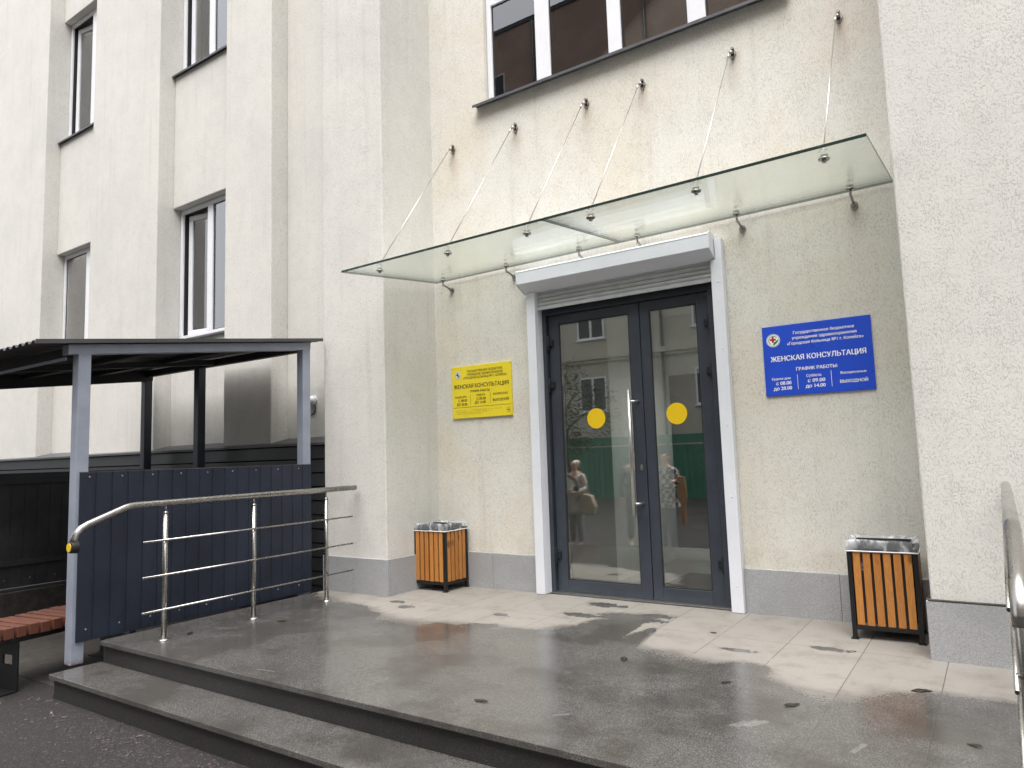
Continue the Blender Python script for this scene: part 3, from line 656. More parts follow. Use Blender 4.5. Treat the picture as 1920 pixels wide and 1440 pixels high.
def sign(name, label, x0, x1, z0, z1, mface, mtext, rows, seps, em, extra=None, th=.012, medge=None):
    s = thing(name, label, 'sign', ((x0+x1)/2, 6.05, z0)); W, H = x1-x0, z1-z0; yf = 6.048-th
    mb = MB(); mb.box(x0, x1, yf, 6.049, z0, z1); mb.build('board', mface, s, .0015)
    P = lambda u, v, d: Vector((x0+u*W, yf-d, z1-(1-v)*H)) if False else Vector((x0+u, yf-d, z0+v))
    lt = MB()
    for body, ua, ub, vc, h, bold in rows: text_mesh(lt, body, (ua+ub)/2*W, (1-vc)*H, (ub-ua)*W, h*H, P, 0, .0014, bold)
    for u, va, vb, wd in seps:
        q = [(u*W-wd, (1-va)*H), (u*W+wd, (1-va)*H), (u*W+wd, (1-vb)*H), (u*W-wd, (1-vb)*H)]; lt._add([P(a, b, .0014) for a, b in q], [(0, 1, 2, 3)])
    if extra: extra(lt, P, W, H)
    lt.build('lettering', mtext, s)
    e = MB(); emblem(e, em[0]*W, (1-em[1])*H, em[2]*H, P, (0, 1, 2, 3)); e.build('emblem', [M_TWHITE, em[3], em[4], M_TDARK if name == 'yellow_sign' else M_GREEN], s)
    sc_ = MB()
    for u, v in ((.02, .03), (.98, .03), (.02, .97), (.98, .97)): sc_.dome(P(u*W, v*H, 0), .006, (0, -1, 0), 10, 3, 0, .4)
    if name == 'yellow_sign': sc_.build('screw', M_CLAMP, s)
    return s
sign('blue_sign', 'blue clinic sign with white lettering and round emblem, right of the door', -1.557, -.737, 1.765, 2.344, M_BLUE, M_TWHITE, [
    ('Государственное бюджетное', .30, .855, .125, .042, .016), ('учреждение здравоохранения', .285, .872, .198, .042, .016), ('«Городская больница №1 г. Копейск»', .235, .93, .272, .042, .016),
    ('ЖЕНСКАЯ КОНСУЛЬТАЦИЯ', .068, .942, .475, .072, .026), ('ГРАФИК РАБОТЫ:', .305, .685, .640, .046, .024),
    ('Будние дни:', .068, .250, .757, .034, .016), ('с 08.00', .105, .252, .822, .050, .024), ('до 20.00', .078, .255, .895, .050, .024),
    ('Суббота:', .395, .535, .745, .038, .016), ('с 09.00', .405, .565, .815, .050, .024), ('до 14.00', .382, .565, .888, .050, .024),
    ('Воскресенье:', .705, .932, .745, .034, .016), ('ВЫХОДНОЙ', .695, .938, .862, .042, .024)],
    [(.312, .715, .92, .0016), (.622, .70, .92, .0016)], (.105, .205, .095, M_RED, M_GREEN))
def tactile(lt, P, W, H):
    q = [(.012*W, .212*H), (.988*W, .212*H), (.988*W, .207*H), (.012*W, .207*H)]; lt._add([P(a, b, .0014) for a, b in q][::-1], [(0, 1, 2, 3)])
    rr = random.Random(3)
    for row in range(3):                                            # raised dots of the tactile line
        k = 0
        while k < (88, 70, 52)[row]:
            if rr.random() < .82:
                for dv in (0, .011):
                    if rr.random() < .7:
                        u = (.065+.0088*k)*W; v = (.145-.034*row+dv)*H; s = .0016
                        lt._add([P(u-s, v-s, .002), P(u+s, v-s, .002), P(u+s, v+s, .002), P(u-s, v+s, .002)], [(0, 1, 2, 3)])
            k += 1
    u0, u1, v0, v1, t = .915*W, .972*W, .065*H, .150*H, .002
    for a, b, c, d in ((u0, u1, v0, v0+t), (u0, u1, v1-t, v1), (u0, u0+t, v0, v1), (u1-t, u1, v0, v1), (u0+.25*(u1-u0), u0+.75*(u1-u0), v0+.40*(v1-v0), v0+.62*(v1-v0))):
        lt._add([P(a, c, .0014), P(b, c, .0014), P(b, d, .0014), P(a, d, .0014)], [(0, 1, 2, 3)])
sign('yellow_sign', 'yellow clinic sign with dark lettering and tactile dots, left of the door', -4.888, -4.102, 1.766, 2.328, M_YEL, M_TDARK, [
    ('ГОСУДАРСТВЕННОЕ БЮДЖЕТНОЕ', .265, .860, .105, .044, .012), ('УЧРЕЖДЕНИЕ ЗДРАВООХРАНЕНИЯ', .262, .868, .168, .044, .012), ('«ГОРОДСКАЯ БОЛЬНИЦА №1 Г. КОПЕЙСК»', .200, .932, .230, .044, .012),
    ('ЖЕНСКАЯ КОНСУЛЬТАЦИЯ', .034, .958, .388, .078, .018), ('ГРАФИК РАБОТЫ:', .315, .650, .492, .044, .018),
    ('БУДНИЕ ДНИ:', .052, .250, .588, .038, .012), ('С 08.00', .108, .258, .655, .050, .018), ('ДО 20.00', .078, .260, .730, .050, .018),
    ('СУББОТА:', .420, .572, .575, .038, .012), ('С 09.00', .422, .578, .645, .050, .018), ('ДО 14.00', .388, .575, .712, .050, .018),
    ('ВОСКРЕСЕНЬЕ:', .700, .945, .580, .038, .012), ('ВЫХОДНОЙ', .692, .950, .690, .046, .018)],
    [(.318, .555, .745, .0014), (.655, .545, .745, .0014)], (.105, .165, .072, M_TDARK, M_TDARK), tactile, .016)

# ================================================================== LITTER BINS
def litter_bin(loc, rz, label, bag_label, seed):
    L, D, ZB, ZS, ZT = .44, .37, .098, .598, .625
    b = thing('litter_bin', label, 'bin', (0, 0, 0), 'wooden litter bins by the entrance')
    fr = MB(); t = .030
    for sx in (-1, 1):
        for sy in (-1, 1):
            x, y = sx*(L/2-t/2), sy*(D/2-t/2); fr.box(x-t/2, x+t/2, y-t/2, y+t/2, .006, ZT); fr.box(x-.026, x+.026, y-.026, y+.026, .001, .006)
    for z0, z1 in ((.066, .094), (ZT-.028, ZT)):
        for sy in (-1, 1): y = sy*(D/2-.012); fr.box(-L/2+t, L/2-t, y-.010, y+.010, z0, z1)
        for sx in (-1, 1): x = sx*(L/2-.012); fr.box(x-.010, x+.010, -D/2+t, D/2-t, z0, z1)
    fr.build('frame', M_BLACK, b, .002)
    for side in range(4):
        sl_ = MB(); n = 6 if side % 2 == 0 else 5; span = (L if side % 2 == 0 else D)-2*t; pitch = span/n; wd = pitch*.74
        sg = -1 if side in (0, 3) else 1; rr = random.Random(seed*9+side)
        for k in range(n):
            c = -span/2+pitch*(k+.5)+rr.uniform(-.001, .001); zz = rr.uniform(-.003, .003)
            if side % 2 == 0: y = sg*(D/2-.011); sl_.box(c-wd/2, c+wd/2, y-.010, y+.010, ZB+zz, ZS+zz)
            else: x = sg*(L/2-.011); sl_.box(x-.010, x+.010, c-wd/2, c+wd/2, ZB+zz, ZS+zz)
        sl_.build('slat_panel', M_WOOD, b, .003, 2)
    bk = MB(); a, c = L/2-.045, D/2-.045
    vs = [(-a, -c, .11), (a, -c, .11), (a, c, .11), (-a, c, .11), (-a, -c, .66), (a, -c, .66), (a, c, .66), (-a, c, .66)]
    bk._add(vs, [(0, 1, 2, 3), (0, 4, 5, 1), (1, 5, 6, 2), (2, 6, 7, 3), (3, 7, 4, 0)]); o = bk.build('bucket', M_BUCKET, b)
    sd = o.modifiers.new('solid', 'SOLIDIFY'); sd.thickness = .004
    b.location = loc; b.rotation_euler = (0, 0, rz)
    # the clear bag folded over the rim: a thing of its own resting in the bin
    rr = random.Random(seed); n = 72; rings = []
    def rim(t):                                                     # rounded rectangle, t in 0..1
        p = t*4; i = int(p) % 4; f = p-int(p); A, C = L/2, D/2
        c = [(-A, -C), (A, -C), (A, C), (-A, C)]; p0, p1 = Vector(c[i]), Vector(c[(i+1) % 4]); return p0.lerp(p1, f)
    ph = [rr.uniform(0, 6) for _ in range(6)]
    prof = [(.74, .46), (.75, .60), (.86, .668), (1.0, .682), (1.035, .665), (1.03, .635), (1.02, .603)]
    vs = []; fs = []
    for j, (s, z) in enumerate(prof):
        for k in range(n):
            t = k/n; q = rim(t)*s; wv = math.sin(t*44+ph[0])*.35+math.sin(t*69+ph[1]+j)*.25+math.sin(t*19+ph[2])*.6
            amp = (.010, .008, .006, .005, .005, .004, .003)[j]
            out = q.normalized()*amp*wv
            vs.append((q.x+out.x, q.y+out.y, z+amp*.9*wv*(1 if j in (2, 3, 4) else .5)))
    for j in range(len(prof)-1):
        for k in range(n): l = (k+1) % n; fs.append((j*n+k, j*n+l, (j+1)*n+l, (j+1)*n+k))
    bg_ = MB(); bg_._add(vs, fs, 0, True); go = bg_.build('bin_bag', M_BAG)
    tag(go, bag_label, 'bin bag', 'clear bags in the litter bins'); go.location = loc; go.rotation_euler = (0, 0, rz)
    hm = MB(); hm.tube([vs[(len(prof)-1)*n+k] for k in range(n)], .0045, 6, 0, True, True); hm.build('hem', M_WHITE, None).parent = go
litter_bin((-4.935, 5.83, 0), rad(0), 'slatted wooden litter bin in the corner under the yellow sign', 'clear plastic bag folded over the bin under the yellow sign', 1)
litter_bin((-.745, 5.74, 0), rad(3), 'larger looking slatted wooden litter bin under the blue sign', 'clear plastic bag folded over the bin under the blue sign', 2)

# ================================================================== HAND RAILS
def railing(xc, inner, label, disc):
    """inner: +1 / -1, side on which the cross bars run"""
    r = thing('stair_railing', label, 'railing', (xc, 4.0, 0), 'stainless steel railings of the platform')
    p = [(xc, 5.20, 1.075), (xc, 4.4, 1.072), (xc, 3.6, 1.069), (xc, 2.93, 1.066), (xc, 2.885, 1.062), (xc, 2.84, 1.050), (xc, 2.70, .996), (xc, 2.58, .951), (xc, 2.535, .925), (xc, 2.505, .890), (xc, 2.49, .855), (xc, 2.487, .825)]
    mb = MB(); mb.tube(p, .0255, 20); mb.build('handrail', M_STEEL, r)
    for y in (3.17, 3.985, 4.81):
        mb = MB(); mb.tube([(xc, y, .004), (xc, y, .985)], .021, 18); mb.dome((xc, y, .985), .023, (0, 0, 1), 18, 5, 0, .9); mb.tube([(xc, y, .985), (xc, y, 1.055)], .007, 10)
        for z in (.78, .51, .245): mb.tube([(xc, y, z), (xc+inner*.03, y, z)], .009, 8)
        po = mb.build('post', M_STEEL, r)
        mb = MB(); mb.tube([(xc, y, .001), (xc, y, .006), (xc, y, .016)], [.045, .044, .026], 22); mb.build('base_flange', M_STEELW, po)
    for z in (.78, .51, .245):
        mb = MB(); mb.tube([(xc+inner*.031, 2.975, z-.004), (xc+inner*.031, 5.13, z+.008)], .0078, 12); bo = mb.build('crossbar', M_STEEL, r)
        mb = MB(); mb.tube([(xc+inner*.031, 2.9747, z-.004), (xc+inner*.031, 2.9735, z-.004)], .006, 12); mb.build('end_plug', M_RUBBER, bo)
    if disc:
        mb = MB(); mb.tube([(xc, 2.462, .80), (xc, 2.515, .80)], [.040, .046], 24); do = mb.build('call_button', M_RUBBER, r, .003)
        mb = MB(); mb.tube([(xc, 2.4615, .80), (xc, 2.456, .80)], .031, 24); fo = mb.build('button_face', M_STICK, do)
    return r
railing(-5.53, 1, 'stainless steel railing beside the shelter with a yellow call button at its end', True)
railing(.012, -1, 'stainless steel railing at the right edge of the picture by the granite pillar', False)

# ================================================================== SHELTER
sh = thing('shelter', 'dark corrugated roof shelter on grey blue posts with navy side panel', 'shelter', (-7.7, 3.9, GZ))
def rz_(y): return 2.33+.1205*(y-2.40)        # roof underside
XS = -6.2
def post(x, y, z0, m=M_POST, wx=.10, wy=.10):
    mb = MB(); mb.box(x, x+wx, y, y+wy, z0, rz_(y)-.075); return mb.build('post', m, sh, .006, 2)
post(XS, 2.745, -.167); post(XS, 5.0, GZ)
for x in (-8.14, -9.36): post(x, 5.0, GZ, M_ANTH)  # rear posts: the shade under the roof is put into this darker colour
post(-9.36, 2.745, GZ, M_ANTH)  # same shade-darkened colour as the rear posts
def beam_y(x0, x1, y0, y1, dz, h, m):
    mb = MB(); mb.prism([(y0, rz_(y0)-dz-h), (y1, rz_(y1)-dz-h), (y1, rz_(y1)-dz), (y0, rz_(y0)-dz)], 'x', x0, x1); return mb.build('beam', m, sh, .005)
beam_y(-6.202, -6.098, 2.665, 5.105, .006, .082, M_GREYP); beam_y(-9.362, -9.255, 2.665, 5.105, .006, .15, M_ROOFD); beam_y(-7.78, -7.70, 2.70, 5.0, .03, .06, M_ROOFD)
for y in (2.70, 3.55, 4.35, 5.01):
    mb = MB(); e = y in (2.70, 5.01); mb.box(-9.25, -6.204, y, y+.07, rz_(y)-(.10 if e else .055), rz_(y)-(.02 if e else .006)); mb.build('beam', M_ROOFD, sh, .004)
mb = MB(); mb.box(-9.25, -6.205, 2.69, 2.705, rz_(2.70)-.125, rz_(2.70)-.101); mb.build('beam', M_GREYP, sh, .002)  # lighter lip: light on the front beam's lower edge, put into the colour
# corrugated sheet: trapezoid waves across x, sloping with y
mb = MB(); xs = []; x = -9.60; pitch = .115; h = .021
while x < -6.05:
    xs += [(x, 0), (x+.040, 0), (x+.058, h), (x+.097, h)]; x += pitch
xs.append((-6.035, 0)); n = len(xs); vs = []
for y in (2.40, 5.215):
    for t in (0, .004):
        for a, b in xs: vs.append((a, y, rz_(y)+b+t))
fs = []
for k in range(n-1): fs += [(k, 2*n+k, 2*n+k+1, k+1), (n+k, n+k+1, 3*n+k+1, 3*n+k), (k, k+1, n+k+1, n+k), (2*n+k+1, 2*n+k, 3*n+k, 3*n+k+1)]
fs += [(n-1, 3*n-1, 4*n-1, 2*n-1), (0, n, 3*n, 2*n)]
mb._add(vs, fs); mb.build('roof', M_ROOF, sh)
mb = MB(); mb.prism([(2.40, rz_(2.4)-.004), (5.215, rz_(5.215)-.004), (5.215, rz_(5.215)+.030), (2.40, rz_(2.4)+.030)], 'x', -6.034, -6.026); mb.build('edge_trim', M_ROOF, sh)
# profiled side panels
def panel(x, y0, y1, z0, z1, m, d):
    mb = MB(); pts = []; y = y0
    while y < y1-.01:
        pts += [(y, 0), (min(y+.108, y1), 0), (min(y+.112, y1), -.006), (min(y+.122, y1), -.006), (min(y+.126, y1), 0)]; y += .13
    pts.append((y1, 0)); n = len(pts); vs = []
    for z in (z0, z1):
        for t in (0, -.012):
            for a, b in pts: vs.append((x+d*(b+t), a, z))
    fs = []
    for k in range(n-1): fs += [(k, k+1, 2*n+k+1, 2*n+k), (n+k+1, n+k, 3*n+k, 3*n+k+1), (2*n+k, 2*n+k+1, 3*n+k+1, 3*n+k), (k+1, k, n+k, n+k+1)]
    fs += [(0, 2*n, 3*n, n), (n-1, 2*n-1, 4*n-1, 3*n-1)]
    if d < 0: fs = [f[::-1] for f in fs]
    mb._add(vs, fs); po = mb.build('side_panel', m, sh)
    mb = MB()
    for z in (z1-.035, z0+.09):
        yy = y0+.07
        while yy < y1: mb.dome((x+d*.001, yy, z), .007, (d, 0, 0), 8, 3, 0, .5); yy += .26
    mb.build('screw', M_GREYP, po)
    return po
pn = panel(-6.082, 2.775, 5.09, .004, 1.325, M_NAVY, 1)
mb = MB(); mb.box(-6.103, -6.080, 2.775, 5.09, 1.3255, 1.332); mb.build('panel_cap', M_FLASH, pn)
pn = panel(-9.255, 2.86, 5.0, .06, 1.30, M_DARKP, 1)
mb = MB(); mb.box(-9.26, -9.235, 2.86, 5.0, 1.301, 1.335); mb.box(-9.243, -9.225, 2.86, 5.0, 1.21, 1.298); mb.box(-9.243, -9.225, 2.86, 5.0, .30, .36); mb.box(-9.25, -9.22, 2.86, 4.2, .02, .055); mb.build('panel_frame', [M_DARKP], pn, .003)
mb = MB(); mb.box(-9.24, -9.19, 3.0, 4.15, GZ+.008, .018); tag(mb.build('kerb', M_CONC, None, .01), 'pale concrete kerb under the far shelter panel', 'kerb', kind='structure')

# small white round device on the wing wall, behind the shelter post
s_ = thing('wall_device', 'small white round wall device on the stucco behind the shelter post', 'lamp', (-6.62, 5.585, 2.07))
mb = MB(); mb.tube([(-6.62, 5.587, 2.07), (-6.62, 5.555, 2.07)], .06, 24); mb.dome((-6.62, 5.555, 2.07), .055, (0, -1, 0), 24, 6, 0, .9); mb.build('body', M_WHITE, s_)
mb = MB(); mb.tube([(-6.60, 5.575, 2.03), (-6.57, 5.565, 1.98), (-6.60, 5.577, 1.93), (-6.66, 5.581, 1.90)], .006, 8); mb.build('cable', M_RUBBER, s_)

# ================================================================== BENCH
be = thing('bench', 'low bench of red brown slats on black steel plate legs beside the shelter', 'bench', (0, 0, 0))
mb = MB(); rr = random.Random(5)
for k in range(17):
    y = 2.36-.28+k*.093; mb.obox((0, k*.093+.04, .455+rr.uniform(-.003, .003)), (.26, 0, 0), (0, .036, 0), (0, 0, .042))
mb.build('seat', M_BENCH, be, .004)
mb = MB(); mb.box(-.23, -.19, 0, 1.56, .375, .4125); mb.box(.20, .24, 0, 1.56, .375, .4125); mb.build('rail', M_BLACK, be, .003)
for yy in (.40, 1.40):
    mb = MB(); xa, xb, za, zb = -.22, .245, .012, .375
    hx0, hx1, hz0, hz1 = .06, .175, .20, .275
    for a, b, c, d in ((xa, hx0, za, zb), (hx1, xb, za, zb), (hx0, hx1, za, hz0), (hx0, hx1, hz1, zb)): mb.box(a, b, yy-.006, yy+.006, c, d)
    mb.box(xa, xb, yy-.12, yy+.006, .003, .012); mb.build('leg', M_BLACK, be)
be.location = (-6.60, 2.08, GZ); be.rotation_euler = (0, 0, rad(9))

# ================================================================== FALLEN LEAVES, LITTER
leaf_spots = [(-2.14, 4.35, .05, 'dark crumpled leaf lying in front of the narrower door leaf'), (-1.42, 4.2, .035, 'tiny dark leaf scrap between two larger leaves on wet granite'), (-1.01, 4.0, .045, 'dark oval leaf near the pale scuff marks on the platform'), (-.46, 4.55, .055, 'dark pointed leaf below the bin under the blue sign'), (-2.49, 3.26, .045, 'dark narrow leaf near the front edge of the platform'), (-5.53, 3.39, .045, 'dark leaf at the foot of the nearest railing post'), (-5.20, 4.03, .05, 'dark leaf beside the middle railing post'), (-.20, 3.86, .03, 'small dark leaf by the right hand railing on wet granite')]
for i, (x, y, s, lab) in enumerate(leaf_spots):
    mb = MB(); a = random.uniform(0, 6); n = 9; L = []; rr = random.Random(i)
    for k in range(n+1):
        t = k/n; wdt = s*.46*math.sin(math.pi*t)**.8+.0005; L.append((t*2*s-s, wdt*rr.uniform(.7, 1.2), 0.001+.004*math.sin(t*3+i)**2))
    vs = [(u, wv, z+.002) for u, wv, z in L]+[(u, 0, z) for u, wv, z in L]+[(u, -wv, z+.002) for u, wv, z in L]
    mb._add(vs, [(k, n+1+k, n+2+k, k+1) for k in range(n)]+[(n+1+k, 2*n+2+k, 2*n+3+k, n+2+k) for k in range(n)], 0, True)
    o = mb.build('fallen_leaf', M_LEAF); o.location = (x, y, .001); o.rotation_euler = (0, 0, a); tag(o, lab, 'leaf', 'dead leaves on the platform')
    sd = o.modifiers.new('solid', 'SOLIDIFY'); sd.thickness = .0012
mb = MB(); rr = random.Random(11)
for k in range(240):
    x = rr.uniform(-6.6, -1.5); y = 2.56-abs(rr.gauss(0, .25))-.01
    if rr.random() < .3: x = rr.uniform(-7.5, -5.5); y = rr.uniform(1.2, 3.0)
    if x > -6.06 and y > 2.55: continue
    s = rr.uniform(.0025, .007)*(2.2 if rr.random() < .06 else 1); a = rr.uniform(0, 6); d = Vector((math.cos(a), math.sin(a), 0)); n = Vector((-d.y, d.x, 0))
    mb.obox((x, y, GZ+.004), d*s*rr.uniform(.8, 2.2), n*s*.45, Vector((0, 0, rr.uniform(.001, .004))))
tag(mb.build('debris', M_LITTER), 'pale bits of bark and grit scattered on the asphalt along the step', 'debris', kind='stuff')

# ================================================================== THE YARD BEHIND THE CAMERA (seen reflected in the glass)
M_OPC = stucco('opposite_render', (.48, .455, .39), (.9, .9, .88), .2)
def brick():
    m, nt, out = mat('brown_brick'); p = POS(nt)
    b = N(nt, 'ShaderNodeTexBrick', {'Vector': N(nt, 'ShaderNodeMapping', {0: p, 'Rotation': (rad(90), 0, 0)}).outputs[0], 'Scale': 4.0, 'Color1': (.44, .31, .26, 1), 'Color2': (.52, .37, .30, 1), 'Mortar': (.30, .26, .23, 1), 'Mortar Size': .02})
    c = MIX(nt, SS(nt, NOISE(nt, p, .6, 3), .4, .7), b.outputs[0], (.38, .27, .22)); BSDF(nt, out, c, .85); return m
M_BRICK = brick()
M_OPW = plain('opposite_window_glass', (.03, .035, .04), .08)
M_FENG = plain('green_fence_paint', (.012, .16, .095), .5, 0, .2, 2)
ob_ = thing('apartment_building', 'long cream and brick house across the yard, seen mirrored in the glass', 'building', (-9, -14, GZ))
OY = -14.0
mb = MB(); mb.box(-23, 45, OY-9, OY, GZ-.1, 8.6); mb.box(-23, 45, OY, OY+.18, 5.22, 5.42); mb.box(-23, 45, OY, OY+.10, 5.08, 5.22); mb.build('wall', M_OPC, ob_)  # unseen right end lengthened to keep side sky light off the shelter wall
mb = MB(); mb.box(-23, 45, OY-9, OY, 8.6, 21.2); mb.build('wall', M_BRICK, ob_)
mb = MB(); mb.box(-23.4, 45.4, OY-9.4, OY+.06, 21.2, 21.4); mb.build('roof', M_FLASH, ob_)
for x in (-21.6, -18.3, -13.8, -8.75, -4.0, 1.0):
    for z0, z1 in ((3.06, 4.5), (6.1, 7.55), (9.6, 11.2), (13.0, 14.6), (17.5, 19.2)):
        if z0 > 17 and x > -18: continue
        mb = MB(); a, b = x-.63, x+.63; f = .07; y0, y1 = OY-.05, OY+.015
        mb.box(a, b, y0, y1, z0, z0+f); mb.box(a, b, y0, y1, z1-f, z1); mb.box(a, a+f, y0, y1, z0+f, z1-f); mb.box(b-f, b, y0, y1, z0+f, z1-f); mb.box(x-.05, x+.05, y0, y1, z0+f, z1-f); mb.box(a-.05, b+.05, OY, OY+.10, z0-.05, z0-.002)
        wo2 = mb.build('window', M_WHITE, ob_); mb = MB(); mb.box(a+f, b-f, OY-.01, OY+.004, z0+f, z1-f); mb.build('pane', M_OPW, wo2)
mb = MB()
for x in (-10.6, -16.0): mb.tube([(x, OY+.12, 0), (x, OY+.12, 21.1)], .06, 10)
mb.build('drainpipe', M_FLASH, ob_)
fe = thing('fence', 'tall green sheet fence across the yard, seen mirrored in the door', 'fence', (-9, -12, GZ))
mb = MB(); x = -15.0
while x < 6: mb.box(x, x+.16, -12.02, -12, GZ, 1.55); mb.box(x+.16, x+.22, -12.05, -12.022, GZ, 1.55); x += .22
mb.build('sheet_panel', M_FENG, fe)
mb = MB(); mb.box(-15.05, 6.05, -12.06, -11.96, 1.60, 1.92); mb.build('top_rail', M_FENG, fe)
# leafy tree
def leafmat():
    m, nt, out = mat('foliage'); g = nt.nodes.new('ShaderNodeNewGeometry')
    c = MIX(nt, g.outputs['Random Per Island'], (.030, .070, .020), (.075, .135, .040)); BSDF(nt, out, c, .55, 0, .4); return m
M_FOL = leafmat(); M_BARK = plain('bark', (.07, .055, .04), .9, 0, .3, 12, .3, .004)
tr = thing('tree', 'bushy young tree across the yard, seen mirrored in the left door leaf', 'tree', (-12.6, -9.5, GZ))
mb = MB(); mb.tube([(-12.6, -9.5, GZ), (-12.55, -9.5, .8), (-12.7, -9.45, 2.0), (-12.65, -9.4, 3.3)], [.11, .09, .06, .02], 10)
for k in range(9):
    a = k*2.4; z = .9+k*.25; mb.tube([(-12.6, -9.5, z), (-12.6+.5*math.cos(a), -9.5+.5*math.sin(a), z+.45), (-12.6+1.0*math.cos(a), -9.5+1.0*math.sin(a), z+.7)], [.035, .022, .008], 6)
mb.build('trunk', M_BARK, tr)
mb = MB(); rr = random.Random(21)
cl_ = [(-12.6+rr.gauss(0, .75), -9.5+rr.gauss(0, .7), 2.5+rr.gauss(0, .75)) for _ in range(38)]
for k in range(3600):
    c = Vector(rr.choice(cl_))+Vector((rr.gauss(0, .22), rr.gauss(0, .22), rr.gauss(0, .2))); d = Vector((rr.gauss(0, 1), rr.gauss(0, 1), rr.gauss(0, .6))).normalized(); e = d.orthogonal().normalized(); s = rr.uniform(.03, .065)
    mb._add([c-d*s, c+e*s*.5, c+d*s, c-e*s*.5], [(0, 1, 2, 3)])
mb.build('crown', M_FOL, tr)

for i, (x, y, k, a) in enumerate(((-29, -13.5, 1.5, 40), (-35, -8, 1.6, 130), (-39, -14, 2.1, 210), (-42, -4, 1.6, 300), (-45, 3, 1.6, 75))):
    t2 = dup(tr); t2.location = (x, y, GZ); t2.scale = (k, k, k); t2.rotation_euler = (0, 0, rad(a)); t2['label'] = 'tall leafy tree past the end of the yard, mirrored in the wing windows'; t2['group'] = 'tall trees past the end of the yard'
# ================================================================== PEOPLE (outside the frame; the door glass mirrors them)
M_SKIN = plain('skin', (.46, .27, .19), .5, 0, .06, 8)
def cloth(name, col, sc=40): return plain(name, col, .85, 0, .2, sc, .2, .002)
M_COATW = cloth('pale_coat', (.55, .52, .48)); M_TROUS = cloth('grey_trousers', (.30, .30, .31)); M_DARKC = cloth('dark_coat', (.014, .015, .020)); M_JEAN = cloth('blue_jeans', (.05, .075, .12)); M_SHOEW = cloth('pale_shoes', (.6, .59, .57)); M_SHOED = cloth('dark_shoes', (.02, .02, .02)); M_HAIRW = cloth('white_hair', (.62, .58, .50), 80); M_HAIRD = cloth('brown_hair', (.05, .03, .02), 80); M_BAGC = cloth('beige_bag', (.42, .34, .26))
def plaid():
    m, nt, out = mat('plaid_shirt'); p = N(nt, 'ShaderNodeTexCoord').outputs['Object']
    ck = N(nt, 'ShaderNodeTexChecker', {'Vector': p, 'Scale': 13.0, 'Color1': (.02, .02, .024, 1), 'Color2': (.50, .47, .47, 1)}); BSDF(nt, out, ck.outputs[0], .85); return m
M_PLAID = plaid()
def skin_mesh(name, chains, m, parent, sub=1):
    """one continuous skinned surface; chains: list of lists of (x,y,z,r), first chain's first point is the root"""
    idx = {}; vs = []; rsz = []; es = []
    def key(p): return (round(p[0], 4), round(p[1], 4), round(p[2], 4))
    for ch in chains:
        prev = None
        for q in ch:
            k = key(q)
            if k not in idx: idx[k] = len(vs); vs.append(q[:3]); rsz.append(q[3])
            if prev is not None and prev != idx[k]: es.append((prev, idx[k]))
            prev = idx[k]
    me = bpy.data.meshes.new(name); me.from_pydata(vs, es, []); o = bpy.data.objects.new(name, me); COL.objects.link(o)
    md = o.modifiers.new('skin', 'SKIN'); md.use_smooth_shade = True
    if me.skin_vertices:
        for d, q in zip(me.skin_vertices[0].data, rsz): d.radius = (q, q) if not isinstance(q, tuple) else q
        me.skin_vertices[0].data[0].use_root = True
    sb = o.modifiers.new('sub', 'SUBSURF'); sb.levels = sub; sb.render_levels = sub
    dg = bpy.context.evaluated_depsgraph_get(); dg.update()
    m2 = bpy.data.meshes.new_from_object(o.evaluated_get(dg), depsgraph=dg); bpy.data.objects.remove(o, do_unlink=True)
    m2.materials.clear(); m2.materials.append(m)
    for p in m2.polygons: p.use_smooth = True
    o = bpy.data.objects.new(name, m2); COL.objects.link(o); o.parent = parent
    return o
